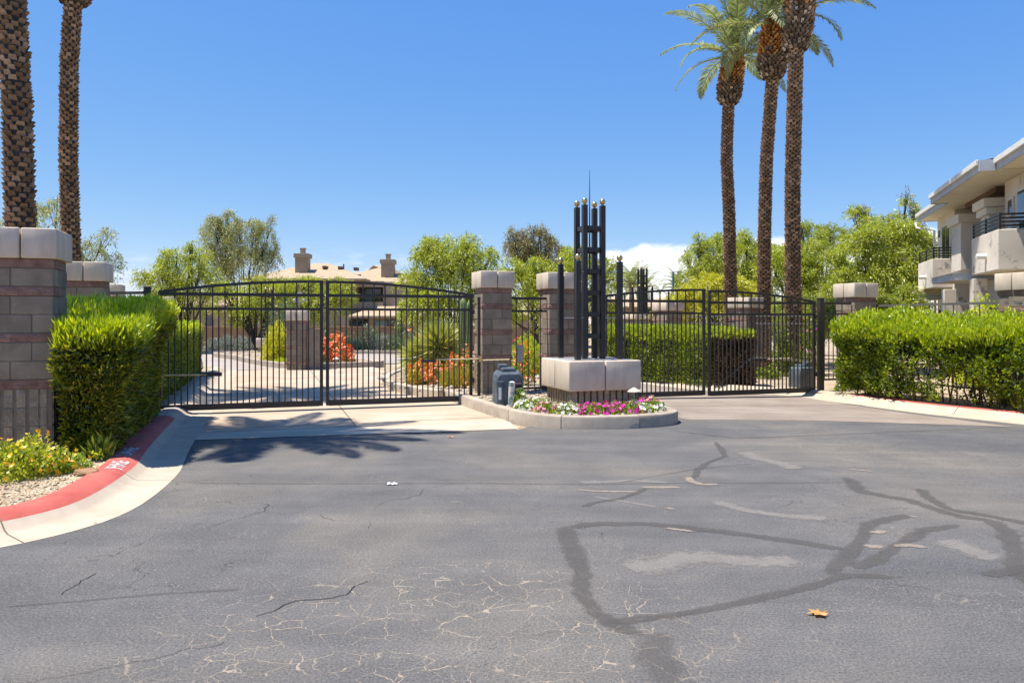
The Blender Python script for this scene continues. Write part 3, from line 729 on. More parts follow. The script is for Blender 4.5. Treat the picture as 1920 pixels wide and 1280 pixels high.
# side wall panel and little camera pole on the pillar
sw = MB().box(.3, .78, -.12, .12, .3, 1.95, 0, .01).build('side_panel', M['block'], pil3)
MB().tube([(.05, 0, 2.45), (.05, 0, 3.0)], .02, 8).build('camera_pole', M['galv'], pil3)
cmh = MB().sphere((-.1, -.02, 2.85), .06, 10, 6).sphere((.2, -.02, 2.87), .06, 10, 6).bar((-.1, 0, 2.8), (.2, 0, 2.8), .03, .03); cmh.build('camera_head', M['galv'], pil3)
MB().box(.0, .14, -.05, .05, 3.0, 3.12).build('antenna_box', M['lampglass'], pil3)
# small black lamp on the right pillar
lx, ly = G(14.92, .3)
lt = thing('pillar_light', 'small black round fitting on top of the right pillar cap', 'light', (lx, ly, 2.36), 0)
MB().tube([(0, 0, -.02), (0, 0, .05)], .09, 12).build('base', M['blackplastic'], lt); MB().sphere((0, 0, .07), .06, 12, 6).build('dome', M['blackplastic'], lt)

# ================================================================== GATES AND FENCES
RA, RB, RBOT = 2.045, 1.795, .11
def gate_leaf(name_label, s0, s1, hinge_left, dz, brace=False, npk=25):
    x, y = G(s0, 0); wd = s1 - s0
    t = thing('gate_leaf', name_label, 'gate', (x, y, dz), TH, 'arched gate leaves')
    def top(xx):
        u_ = (wd - xx) / wd if hinge_left else xx / wd
        return 2.29 - .215 * u_ * u_
    m = M['gatemetal']
    for xx in (.028, wd - .028):
        MB().box(xx - .028, xx + .028, -.028, .028, RBOT - .05, top(xx) - .0, 0, .004).build('stile', m, t)
    MB().box(.057, wd - .057, -.026, .026, RBOT - .055, RBOT + .048, 0, .004).build('bottom_rail', m, t)
    MB().box(.057, wd - .057, -.024, .024, RA - .028, RA + .028, 0, .004).build('upper_rail', m, t)
    MB().box(.057, wd - .057, -.02, .02, RB - .022, RB + .022, 0, .004).build('middle_rail', m, t)
    a = MB(); N = 18
    for i in range(N):
        xa, xb = wd * i / N, wd * (i + 1) / N; a.bar((xa, 0, top(xa)), (xb + .004, 0, top(xb)), .052, .046)
    a.build('arched_top_rail', m, t)
    sp = (wd - .114) / (npk + 1)
    pm_short = MB().box(-.011, .011, -.011, .011, RBOT + .045, RB - .02).mesh(m, name='picket')
    for i in range(npk):
        xx = .057 + sp * (i + 1)
        if i % 2 == 0: link('picket', pm_short, t, (xx, 0, 0))
        else:
            tt = top(xx) - .02
            MB().box(-.011, .011, -.011, .011, RBOT + .045, tt).build('picket', m, t, loc=(xx, 0, 0))
    if brace:
        xa, xb = (wd - .1, .4) if hinge_left else (.1, wd - .4)
        MB().bar((xa, -.03, .2), (xb, -.03, 1.75), .006, .01).build('brace_wire', M['greymetal'], t)
    hx = .0 if hinge_left else wd
    for zz in (.45, 1.75): MB().box(hx - .035, hx + .035, -.05, -.028, zz - .04, zz + .04, 0, .004).build('hinge', m, t)
    return t
SM = 2.80
gate_leaf('left leaf of the entry gate, hung beside the clipped left hedge', .075, SM - .02, True, 0)
gate_leaf('right leaf of the entry gate, ending at the middle block pillar', SM + .03, 5.56, False, 0)
gate_leaf('left leaf of the exit gate, partly behind the black tower', 7.92, 10.68, True, -.05, True)
gate_leaf('right leaf of the exit gate, in front of the palm trunk bases', 10.76, 13.52, False, -.07, True)
def post(s, t, z0, z1, wdt, label, mat='gatemetal'):
    x, y = G(s, t); e = thing('gate_post', label, 'post', (x, y, z0), TH)
    MB().box(-wdt / 2, wdt / 2, -wdt / 2, wdt / 2, 0, z1 - z0, 0, .004).build('shaft', M[mat], e)
    MB().box(-wdt / 2 - .008, wdt / 2 + .008, -wdt / 2 - .008, wdt / 2 + .008, z1 - z0, z1 - z0 + .018, 0, .004).build('post_cap', M[mat], e)
    return e
post(-.09, 0, -.02, 2.15, .105, 'dark square post the entry gate hinges on, beside the red kerb')
post(5.66, -.12, .1, 2.02, .05, 'slim dark post standing against the middle block pillar')
post(13.67, 0, -.12, 2.08, .115, 'dark square post at the right end of the exit gate')
post(7.82, 0, .1, 2.1, .07, 'dark post between the tower and the exit gate')
def fence(a, b, z0, z1, z2, label, mat='gatemetal', pitch=.115, zb=.25, zr=0.):
    """a and b in plan; rails at z1 and z2, pickets between"""
    ax, ay = a; bx, by = b; L = math.hypot(bx - ax, by - ay); ang = math.atan2(by - ay, bx - ax)
    t = thing('metal_fence', label, 'fence', (ax, ay, 0), ang, 'steel fence panels'); m = M[mat]
    MB().box(0, L, -.022, .022, z1 - .024, z1 + .024).build('rail', m, t)
    MB().box(0, L, -.02, .02, z2 - .02, z2 + .02).build('rail', m, t)
    MB().box(0, L, -.02, .02, zb - .02, zb + .02).build('rail', m, t)
    n = int(L / pitch); ps = MB().box(-.008, .008, -.008, .008, zb + .02, z2 - .02).mesh(m, name='picket'); pl = MB().box(-.008, .008, -.008, .008, zb + .02, z1 - .024).mesh(m, name='picket')
    for i in range(1, n): link('picket', pl if i % 2 else ps, t, (L * i / n, 0, 0))
    return t
fence(G(6.37, .15), G(7.13, .15), 0, 2.03, 1.78, 'short dark fence panel between the two middle block pillars')
fence(G(13.74, .1), G(14.6, .1), 0, 1.98, 1.74, 'short dark fence panel right of the exit gate post')
fence((-6.85, 12.72), G(-.15, 0), 0, 2.06, 1.8, 'short dark fence panel behind the left hedge, ending at the gate post')
fence((8.45, 17.3), (9.4, 13.75), 0, 1.93, 1.72, 'grey fence panel running over the right hedge to the right edge', 'greymetal', .3)
fence((9.5, 20.8), (8.3, 17.6), 0, 1.9, 1.68, 'grey fence panel behind the right block pillar', 'greymetal', .3)
a_ = xz(1285, 604, 25.); b_ = xz(1525, 580, 20)
fence((a_[0], 25.), (b_[0], 20), 0, 1.72, 1.5, 'grey fence panel seen through the right leaf of the exit gate', 'greymetal', .16, .5)

# gate operators
def operator(x, y, z0, rot, label):
    t = thing('gate_operator', label, 'gate motor', (x, y, z0), rot, 'gate motor boxes')
    b = MB(); prof = [(-.235, .0), (-.235, .42), (-.22, .52), (-.17, .575), (.17, .575), (.215, .53), (.235, .42), (.235, 0)]
    def ring(zsc, yv, ins): return [(px_ * ins, yv, pz_ * zsc) for px_, pz_ in prof]
    rows = [ring(.93, -.2, .93), ring(1, -.165, 1), ring(1.03, .0, 1), ring(1.03, .16, 1), ring(.97, .2, .94)]
    n = len(prof); V = [p for r_ in rows for p in r_]; Fc = []
    for i in range(len(rows) - 1):
        for q in range(n - 1): Fc.append((i * n + q, i * n + q + 1, (i + 1) * n + q + 1, (i + 1) * n + q))
    Fc += [tuple(range(n))[::-1], tuple((len(rows) - 1) * n + q for q in range(n))]
    b.add(V, Fc); b.build('housing', M['plastic'], t, False)
    MB().box(-.13, .12, -.14, .14, .56, .645, 0, .03).build('lid', M['plastic'], t)
    MB().box(-.15, -.0, .0, .16, .6, .7, 0, .025).build('arm_cover', M['plastic'], t)
    MB().box(-.02, .205, -.215, -.19, .03, .42, 0, .01).build('front_panel', M['blackplastic'], t)
    MB().box(-.2, -.11, -.22, -.19, .02, .43, 0, .01).build('side_rib', M['plastic'], t)
    MB().box(-.2, -.155, -.226, -.221, .12, .32).build('sticker', M['whitepaint'], t)
    MB().box(.02, .19, -.222, -.216, .4 - .03, .4).build('warning_label', M['pink'], t)
    MB().tube([(.1, -.21, .45), (.1, -.225, .45)], .011, 8).build('lock', M['galv'], t)
    return t
ox, oy = (952 - 960) / F * 12.75, 12.75
operator(ox, oy, .15, R(12), 'charcoal plastic gate motor box beside the concrete planter')
ox2, oy2 = (1503 - 960) / F * 17.9, 17.9
operator(ox2, oy2, -.1, R(200), 'charcoal plastic gate motor box behind the right end of the exit gate')
tag(MB().tube([(0, 0, 0), (0, 0, .415)], .052, 14).tube([(0, 0, .415), (0, 0, .43)], [.052, .03], 14).build('bollard', M['peeling'], loc=((958 - 960) / F * 12.35, 12.35, .16), rot=(R(1.5), R(2.5), 0)), 'short pipe bollard with peeling white and teal paint before the motor box', 'bollard')
eb = thing('junction_box', 'grey metal junction box fixed right of the middle block pillar', 'electrical box', G3(6.5, -.05, .78), TH)
MB().box(-.065, .065, -.05, .05, 0, .33, 0, .006).build('box', M['galv'], eb); MB().box(-.055, .055, -.056, -.05, .012, .318, 0, .002).build('cover', M['galv'], eb)
MB().tube([(0, 0, -.62), (0, 0, 0)], .014, 8).build('conduit', M['galv'], eb)
# operator arms
arm = thing('swing_arm_rod', 'jointed rod from the motor box to the right leaf of the entry gate', 'gate opener rod', G3(5.65, -.15, .86), TH)
MB().tube([(.5, -.35, -.0), (.0, -.08, -.02)], .013, 8).build('rod', M['zinc'], arm)
MB().tube([(.0, -.08, .01), (-.8, .06, .0)], .013, 8).build('rod', M['zinc'], arm)
MB().box(-1.1, -.82, .02, .09, -.05, .0, 0, .004).build('bracket', M['gatemetal'], arm)
MB().box(-.03, .03, -.11, -.05, -.05, .06, 0, .006).build('joint', M['brass'], arm)
arm2 = thing('swing_arm_rod', 'brass coloured rod across the lower left leaf of the entry gate', 'gate opener rod', G3(.02, -.06, .655), TH)
MB().tube([(-.12, -.06, -.02), (.1, -.05, -.02)], .018, 8).build('rod', M['teal'], arm2)
MB().tube([(.05, -.04, .02), (.82, .0, .01)], .012, 8).build('rod', M['zinc'], arm2)
MB().box(.72, 1.06, -.01, .05, -.02, .045, 0, .004).build('bracket', M['gatemetal'], arm2)
MB().box(.02, .14, -.09, -.03, -.04, .04, 0, .006).build('joint', M['zinc'], arm2)
arm3 = thing('swing_arm_rod', 'rod across the lower right leaf of the exit gate', 'gate opener rod', G3(13.0, .35, .72), TH)
MB().tube([(-.55, .0, .0), (.2, .05, .01)], .016, 8).build('rod', M['zinc'], arm3)
MB().box(-.95, -.5, -.02, .04, -.04, .02, 0, .004).build('bracket', M['gatemetal'], arm3)

# ================================================================== PLANTER AND TOWER
def planter(x, y, z0, rot, label, half=.65, h0=.44, h1=.93):
    t = thing('concrete_planter', label, 'planter', (x, y, z0), rot, 'square planters under steel towers')
    cm = MB().box(-half, -.01, -half, -.01, h0, h1, 0, .016).mesh(M['cap'], True, 'planter_block'); cm.set_sharp_from_angle(angle=R(50))
    for q in range(4): link('planter_block', cm, t, (0, 0, 0), q * math.pi / 2)
    n = 9; hb = half - .075
    fm = [flute_mesh(40 + q * 5, -hb, n, 2 * hb / (n + 1), -hb, 2 * hb / (n + 1), h0 / 2 - .002) for q in range(2)]
    for q in range(4):
        for r_ in range(2): link('fluted_block', fm[(q + r_) % 2], t, (0, 0, r_ * h0 / 2), q * math.pi / 2)
    MB().box(-half + .1, half - .1, -half + .1, half - .1, h1, h1 + .008).build('top_plate', M['galv'], t)
    return t
def tower(x, y, z0, rot, label):
    t = thing('steel_tower', label, 'sculpture', (x, y, z0), rot, 'black steel lattice towers with brass balls')
    m = M['metal']; pw = .043
    for sx in (-1, 1):
        for sy in (-1, 1):
            for (r_, hh) in ((.166, 3.56 - .17), (.385, 2.585 - .17)):
                p = link('post', MB().box(-pw, pw, -pw, pw, .76, hh, 0, .004).mesh(m, name='post'), t, (sx * r_, sy * r_, 0))
                MB().tube([(0, 0, hh), (0, 0, hh + .025)], [.03, .018], 10).build('collar', M['brass'], p)
                MB().sphere((0, 0, hh + .068), .052, 16, 10).build('ball', M['brass'], p, True)
            for zz in (2.42 - .17, 1.64 - .17): MB().bar((sx * .2, sy * .2, zz), (sx * .34, sy * .34, zz), .018, .018).build('rod', M['galv'], t)
    for k_ in range(7):
        zz = 3.17 - .17 - k_ * .368
        if zz < .8: break
        for q in range(4): MB().box(-.11, .11, -.19, -.13, zz - .04, zz + .04, 0, .003).build('rung', m, t, rot=q * math.pi / 2)
    MB().tube([(0, 0, 2.3), (0, 0, 3.3), (0, 0, 4.2 - .17)], [.018, .012, .003], 8).build('spire', m, t)
    return t
cx, cy = G(7.13, -1.98)
planter(cx, cy, 0.0, TH, 'square pinkish concrete planter block on ribbed base in the flower island')
for c_ in ():
    pass
tower(cx, cy, .17, TH, 'tall black steel lattice tower with brass balls on the concrete planter')
cx, cy = (517 - 960) / F * 42, 42 - 1.2
planter(cx, cy, -.32, TH, 'small far white planter under the tower beyond the entry gate')
tower(cx, cy, -.14, TH, 'far black steel tower with brass balls seen through the entry gate')
cx, cy = (1204.5 - 960) / F * 40, 40
planter(cx, cy, -.3, TH, 'far wide planter below the tower, seen through the left leaf of the exit gate', .9, 1.95, 2.25)
tower(cx, cy, .95, TH, 'far black steel tower rising over the left leaf of the exit gate against the cloud')

# ================================================================== VEGETATION HELPERS
def hull_points(N, x0, x1, y0, y1, z0, z1, topfrac=None, depth=.12, sides='LRFBT', rnd=.18, zpow=1.0):
    """random points on and just inside a rounded box; returns points and outward normals"""
    A = {'L': (y1 - y0) * (z1 - z0), 'R': (y1 - y0) * (z1 - z0), 'F': (x1 - x0) * (z1 - z0), 'B': (x1 - x0) * (z1 - z0), 'T': (x1 - x0) * (y1 - y0) * 1.3}
    tot = sum(A[s] for s in sides); P = []; Nn = []
    for s in sides:
        n = max(1, int(N * A[s] / tot)); u = rng.random(n); v = rng.random(n) ** zpow
        X = x0 + (x1 - x0) * u; Y = y0 + (y1 - y0) * u; Z = z0 + (z1 - z0) * v; z_ = np.zeros(n); o = np.ones(n)
        if s == 'L': P.append(np.stack([z_ + x0, Y, Z], 1)); Nn.append(np.stack([-o, z_, z_], 1))
        if s == 'R': P.append(np.stack([z_ + x1, Y, Z], 1)); Nn.append(np.stack([o, z_, z_], 1))
        if s == 'F': P.append(np.stack([X, z_ + y0, Z], 1)); Nn.append(np.stack([z_, -o, z_], 1))
        if s == 'B': P.append(np.stack([X, z_ + y1, Z], 1)); Nn.append(np.stack([z_, o, z_], 1))
        if s == 'T': P.append(np.stack([X, y0 + (y1 - y0) * rng.random(n), z_ + z1], 1)); Nn.append(np.stack([z_, z_, o], 1))
    P = np.concatenate(P); Nn = np.concatenate(Nn)
    # round the edges
    c = np.array([(x0 + x1) / 2, (y0 + y1) / 2, (z0 + z1) / 2]); hf = np.array([(x1 - x0) / 2, (y1 - y0) / 2, (z1 - z0) / 2])
    lo = hf - np.minimum(rnd, hf * .9); q = P - c; lo[2] = hf[2] - min(rnd, hf[2])
    cl_ = np.clip(q, -lo, lo); cl_[:, 2] = np.clip(q[:, 2], -hf[2], lo[2]); d = q - cl_; ln = np.linalg.norm(d, axis=1, keepdims=True)
    big = ln[:, 0] > 1e-6; nd = np.where(ln > 1e-6, d / (ln + 1e-9), Nn); P2 = c + cl_ + nd * np.minimum(ln, rnd)
    P = np.where(big[:, None], P2, P); Nn = nd
    bump = np.array([1.3 * mn.noise(Vector((a * 2.2, b * 2.2, c_ * 2.2))) + .6 * mn.noise(Vector((a * 7, b * 7, c_ * 7))) for a, b, c_ in P])
    P = P + Nn * (bump * depth * .5)[:, None] - Nn * (rng.random(len(P)) ** 1.6 * depth)[:, None]
    return P, Nn, bump

def hedge(label, loc, rot, dims, nold, nnew, leafL, leafW, mats=('hedge_old', 'hedge_new'), warp=None, core=None, ragged=0., sides='LRFBT', depth=.14, gap=None, upright=.5, newlow=.85, group=None, zpow=1.):
    t = thing('clipped_hedge', label, 'hedge', loc, rot, group)
    x0, x1, y0, y1, z0, z1 = dims
    P, N_, b = hull_points(nold, *dims, depth=depth, sides=sides, zpow=zpow)
    if gap is not None: kp = gap(P); P, N_ = P[kp], N_[kp]
    D = N_ * .8 + np.array([0, 0, upright]) + rng.normal(size=P.shape) * .55
    if warp: P = warp(P)
    V = leaves(P, D, leafL * rng.uniform(.6, 1.25, len(P)), leafW * rng.uniform(.7, 1.2, len(P)))
    link('foliage', quads_mesh('foliage', V, M[mats[0]]), t)
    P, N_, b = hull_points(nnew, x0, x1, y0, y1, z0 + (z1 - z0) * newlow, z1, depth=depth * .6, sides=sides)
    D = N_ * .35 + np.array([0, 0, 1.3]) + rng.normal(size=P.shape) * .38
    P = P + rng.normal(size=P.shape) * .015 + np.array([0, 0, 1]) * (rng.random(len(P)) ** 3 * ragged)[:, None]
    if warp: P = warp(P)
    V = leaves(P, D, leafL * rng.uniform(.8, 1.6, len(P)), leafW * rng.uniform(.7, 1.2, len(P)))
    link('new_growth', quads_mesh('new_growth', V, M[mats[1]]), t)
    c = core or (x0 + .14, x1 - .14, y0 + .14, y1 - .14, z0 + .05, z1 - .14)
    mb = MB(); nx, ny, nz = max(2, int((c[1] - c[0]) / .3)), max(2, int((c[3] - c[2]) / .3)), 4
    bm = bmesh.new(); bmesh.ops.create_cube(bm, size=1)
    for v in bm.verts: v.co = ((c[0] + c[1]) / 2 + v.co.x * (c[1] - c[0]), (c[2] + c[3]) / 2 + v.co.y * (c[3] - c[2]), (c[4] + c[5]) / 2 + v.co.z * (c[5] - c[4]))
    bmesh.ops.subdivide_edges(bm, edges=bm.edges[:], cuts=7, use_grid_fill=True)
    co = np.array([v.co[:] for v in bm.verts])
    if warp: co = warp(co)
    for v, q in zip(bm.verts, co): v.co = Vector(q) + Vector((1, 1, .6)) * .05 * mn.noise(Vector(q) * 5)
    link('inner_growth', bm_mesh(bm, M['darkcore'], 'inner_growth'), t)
    tw = MB()
    for _ in range(int((x1 - x0) * (y1 - y0) * 14) + 10):
        xx, yy = random.uniform(x0 + .12, x1 - .12), random.uniform(y0 + .1, y1 - .1)
        pts = [(xx, yy, z0 - .05)]
        for q in range(4): pts.append((pts[-1][0] + random.uniform(-.08, .08), pts[-1][1] + random.uniform(-.08, .08), z0 + (z1 - z0) * .8 * (q + 1) / 4))
        if warp: pts = [tuple(p) for p in warp(np.array(pts))]
        tw.tube(pts, [.018, .015, .012, .01, .007], 5, caps=False)
    tw.build('stems', M['twig'], t)
    return t

# front left hedge, in the gate frame; leans over the kerb with height
def warpL(P):
    P = P.copy(); z = P[:, 2]; f = np.clip(z / 1.6, 0, 1.2)
    w_ = np.clip((P[:, 0] + .3) / .5, 0, 1); near = np.clip((-1.2 - P[:, 1]) / 3.3, 0, 1)
    P[:, 0] = P[:, 0] + w_ * (near * (f * .42) + (1 - near) * np.clip((z - 1.0) / .35, 0, 1) * .25)
    P[:, 0] = P[:, 0] - .6 * np.clip(-P[:, 0] / .33, 0, 1) * np.clip((P[:, 1] + 3.95) / .3, 0, 1)
    back = np.clip((P[:, 1] + 3.9) / .9, 0, 1)
    P[:, 2] = z + np.clip((z - 1.0) / .36, 0, 1) * back * .27
    return P
hedge('large clipped hedge beside the near left pillar, bright on top, olive on its front', G3(0, 0, .1), TH,
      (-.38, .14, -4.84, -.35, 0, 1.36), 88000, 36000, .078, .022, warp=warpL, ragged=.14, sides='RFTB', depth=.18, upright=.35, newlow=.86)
# hedge behind the gate on the left
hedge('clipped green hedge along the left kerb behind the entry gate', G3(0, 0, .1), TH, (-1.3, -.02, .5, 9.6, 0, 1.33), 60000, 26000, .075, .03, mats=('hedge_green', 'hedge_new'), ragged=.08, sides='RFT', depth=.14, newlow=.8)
# hedge behind the exit gate
hx, hy = G(11.6, 1.9)
ax_, ay_ = ground_at(1410, 735); 
hl = math.hypot(2.9, 3.8)
def hedge_line(label, a, b, depth_, h, **kw):
    L = math.hypot(b[0] - a[0], b[1] - a[1]); ang = math.atan2(b[1] - a[1], b[0] - a[0])
    return hedge(label, (a[0], a[1], .05 + gz(*a)), ang, (0, L, 0, depth_, 0, h), **kw), L, ang
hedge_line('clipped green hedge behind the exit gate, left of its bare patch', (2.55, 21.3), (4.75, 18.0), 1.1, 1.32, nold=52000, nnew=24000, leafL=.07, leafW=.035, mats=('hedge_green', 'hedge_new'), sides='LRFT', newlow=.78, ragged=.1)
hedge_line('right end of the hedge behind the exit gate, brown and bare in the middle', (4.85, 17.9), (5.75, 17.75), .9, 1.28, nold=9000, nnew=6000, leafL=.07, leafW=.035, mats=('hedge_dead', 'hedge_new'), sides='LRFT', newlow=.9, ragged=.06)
# big hedge at the right
def warpR(P):
    P = P.copy(); y = P[:, 1]; f = np.clip(P[:, 2] / 1.4, 0, 1)
    P[:, 2] = P[:, 2] + f * np.clip(y / .9, 0, 1) * .32
    P[:, 1] = y - f * .2 * (1 - np.clip(y / .9, 0, 1))
    P[:, 2] += f * .07 * np.sin(P[:, 0] * 1.9) ; P[:, 1] += .09 * np.sin(P[:, 0] * 2.7 + P[:, 2] * 2)
    return P
def gapR(P):
    keep = np.ones(len(P), bool)
    for i, (x, y, z) in enumerate(P):
        n_ = mn.noise(Vector((x * 2.1, y * 2.1, z * 2.1))) + .4 * mn.noise(Vector((x * 6, y * 6, z * 6)))
        if z < .66 and x > 1.5 and n_ > (-.12 if z < .5 else .08): keep[i] = random.random() < .1
        elif n_ > .3: keep[i] = random.random() < .3
    return keep
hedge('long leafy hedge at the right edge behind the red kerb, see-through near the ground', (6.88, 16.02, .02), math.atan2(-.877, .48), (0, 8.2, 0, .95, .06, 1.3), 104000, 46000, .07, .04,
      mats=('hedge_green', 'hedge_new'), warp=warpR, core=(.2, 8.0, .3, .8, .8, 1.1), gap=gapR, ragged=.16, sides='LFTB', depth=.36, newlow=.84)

# ---------------------------------------------------------------- loose shrubs
def shrub(name, label, cat, x, y, z0, r, h, N, lL, lW, leaf, flower=None, nf=0, fL=.04, fW=.03, group=None, up=.4, spiky=False, parent=None):
    t = thing(name, label, cat, (x, y, z0), 0, group)
    d = unit(rng.normal(size=(N, 3))); d[:, 2] = np.abs(d[:, 2]); rad = rng.random(N)[:, None] ** .45
    wob = np.array([1 + .3 * mn.noise(Vector((a * 2.3 + x, b * 2.3 + y, c * 2.3))) for a, b, c in d])[:, None]
    P = d * rad * wob * np.array([r, r, h])
    if spiky: P = d * rng.random(N)[:, None] * .1 * np.array([r, r, h]); D = d + np.array([0, 0, up]); LL = rng.uniform(.75, 1.05, N) * h
    else: D = d * .7 + np.array([0, 0, up]) + rng.normal(size=(N, 3)) * .6; LL = lL * rng.uniform(.6, 1.3, N)
    link('foliage', quads_mesh('foliage', leaves(P, D, LL, lW * rng.uniform(.7, 1.2, N)), M[leaf]), t)
    if not spiky:
        st_ = MB()
        for _ in range(9):
            a = random.uniform(0, 6.28); rr_ = random.uniform(.2, .7) * r
            st_.tube([(0, 0, -.03), (rr_ * .4 * math.cos(a), rr_ * .4 * math.sin(a), h * .35), (rr_ * math.cos(a), rr_ * math.sin(a), h * .75)], [.012, .009, .004], 5, caps=False)
        st_.build('stems', M['twig'], t)
    if flower:
        K = nf; c = unit(rng.normal(size=(K, 3))); c[:, 2] = np.abs(c[:, 2]) * .9 + .1
        wb = np.array([1 + .3 * mn.noise(Vector((a * 2.3 + x, b * 2.3 + y, q * 2.3))) for a, b, q in c])[:, None]
        C = c * wb * np.array([r, r, h]) * rng.uniform(.9, 1.12, (K, 1)); m = 7
        ang = rng.random(K * m) * 6.28; Cc = np.repeat(C, m, 0); nn = np.repeat(unit(c + rng.normal(size=c.shape) * .3), m, 0)
        tdir = unit(np.cross(nn, rng.normal(size=nn.shape))); D = tdir + nn * .35
        Vq = leaves(Cc, D, fL * rng.uniform(.8, 1.2, K * m), fW, side=nn)
        link('blossoms', quads_mesh('blossoms', Vq, M[flower]), t)
    return t

# lantana at the left edge
for (pxx, pyy, r_, h_, nf_, lab) in ((2, 902, .43, .36, 34, 'yellow and orange flowering bush at the left edge in front of the ribbed pillar base'), (84, 893, .26, .17, 20, 'low sprawling yellow flowered bush beside the brown stone')):
    x, y = ground_at(pxx, pyy, .1); y += .25
    shrub('lantana_bush', lab, 'bush', x, y, .1, r_, h_, 4600 if r_ > .4 else 1500, .04, .024, 'leaf_lime' if r_ > .4 else 'petunia_leaf', 'lantana', nf_ * 2, .03, .026)
x, y = ground_at(186, 862, .1); shrub('young_shoot', 'small green shoot at the foot of the left hedge', 'plant', x, y, .1, .14, .22, 260, .12, .025, 'leaf_lime', up=1.2)
x, y = ground_at(138, 862, .1); shrub('young_shoot', 'small shoot between the near pillar and the left hedge', 'plant', x, y, .1, .1, .2, 120, .12, .02, 'leaf_lime', up=1.2)
# stone
def rock(x, y, z, sx, sy, sz, mat, seed):
    bm = bmesh.new(); bmesh.ops.create_icosphere(bm, subdivisions=3, radius=1)
    for v in bm.verts:
        n_ = 1 + .25 * mn.noise(v.co * 1.5 + Vector((seed, 0, 0))) + .08 * mn.noise(v.co * 5); v.co = Vector((v.co.x * sx, v.co.y * sy, v.co.z * sz)) * n_
    return link('stone', bm_mesh(bm, mat, 'stone'), None, (x, y, z), random.uniform(-.2, .2))
x, y = ground_at(162, 890, .1); tag(rock(x, y, .13, .13, .09, .035, M['rustrock'], 3), 'flat rust brown stone on the gravel behind the red kerb', 'stone')
# scattered gravel stones
def pebbles(name, pts, smin, smax, mat, z):
    base = MB(); ico = bmesh.new(); bmesh.ops.create_icosphere(ico, subdivisions=1, radius=1); bv = [v.co.copy() for v in ico.verts]; ico.verts.index_update(); bf = [[v.index for v in f.verts] for f in ico.faces]; ico.free()
    for x, y in pts:
        s = random.uniform(smin, smax); a = random.uniform(0, 6.28); ca, sa = math.cos(a), math.sin(a); e1, e2 = random.uniform(.8, 1.4), random.uniform(.45, .8); zz = z + gz(x, y) + s * e2 * .4
        base.add([(x + (v.x * e1 * ca - v.y * sa) * s * random.uniform(.85, 1.1), y + (v.x * e1 * sa + v.y * ca) * s, zz + v.z * e2 * s) for v in bv], bf)
    return stuff(base.build(name, mat))
def pts_in(poly, n):
    xs = [p[0] for p in poly]; ys = [p[1] for p in poly]; out = []
    while len(out) < n:
        x, y = random.uniform(min(xs), max(xs)), random.uniform(min(ys), max(ys)); c = False; j = len(poly) - 1
        for i in range(len(poly)):
            if (poly[i][1] > y) != (poly[j][1] > y) and x < (poly[j][0] - poly[i][0]) * (y - poly[i][1]) / (poly[j][1] - poly[i][1]) + poly[i][0]: c = not c
            j = i
        if c: out.append((x, y))
    return out
pebbles('gravel_stones', pts_in([(p.x, p.y) for p in edge_pts(resample(islp, .3), -.2)], 520), .015, .05, M['rock'], .165)
nearbed = [(-3.9, 5.75), (-3.85, 6.4), G(.12, -5.3), G(.1, -4.7), (-5.3, 8.2), (-7.5, 7.3), (-7.5, 4.4), (-5.5, 4.9)]
pebbles('gravel_stones', pts_in(nearbed, 2600), .006, .018, M['gravel'], .105)
pebbles('gravel_stones', pts_in([(p.x, p.y) for p in edge_pts(resample(isl2p, .3), -.3)], 500), .03, .09, M['rock'], .14)
pebbles('gravel_stones', pts_in(isl3, 300), .03, .08, M['rock'], .13)

# petunias round the planter
PET = []
for i in range(22):
    f = i / 21
    pet = edge_pts(resample(islp, .1), -.34); 
def island_pos(s, t): return G(s, t)
petpos = []
for s_, t_ in [(5.72, -2.6), (5.95, -2.95), (6.2, -3.2), (6.5, -3.35), (6.8, -3.42), (7.1, -3.45), (7.4, -3.4), (7.65, -3.25), (7.82, -3.0), (7.88, -2.65), (5.95, -2.55), (6.35, -2.95), (6.7, -3.05), (7.05, -3.1), (7.4, -3.05), (7.62, -2.85), (6.1, -2.25), (7.75, -2.35)]: petpos.append((s_, t_))
cols = ['magenta', 'whitepetal', 'pinkpetal']
order = [1, 2, 1, 0, 0, 0, 1, 1, 2, 2, 1, 1, 0, 0, 1, 0, 1, 2]
labs = {0: 'magenta petunia clump in the flower island before the planter', 1: 'white petunia clump in the flower island before the planter', 2: 'pale pink petunia clump in the flower island before the planter'}
ORD = ['first', 'second', 'third', 'fourth', 'fifth', 'sixth']; seen = {}
for ip, ((s_, t_), o_) in enumerate(zip(petpos, order)):
    row = 'front' if ip < 10 else 'back'; seen[(row, o_)] = seen.get((row, o_), -1) + 1
    lab_ = '%s %s petunia clump from the left in the %s row before the planter' % (ORD[seen[(row, o_)]], ['magenta', 'white', 'pale pink'][o_], row)
    x, y = G(s_ + random.uniform(-.04, .04), t_ + random.uniform(-.04, .04)); r_ = random.uniform(.17, .23)
    shrub('petunia_plant', lab_, 'flowers', x, y, .16, r_, random.uniform(.12, .17), 420, .045, .028, 'petunia_leaf', cols[o_], 46, .038, .034, 'petunias round the planter', .7)
x, y = G(5.8, -2.2); shrub('petunia_plant', 'tall white petunia beside the bollard', 'flowers', x, y, .16, .13, .3, 300, .045, .028, 'petunia_leaf', 'whitepetal', 26, .036, .032, 'petunias round the planter', .7)
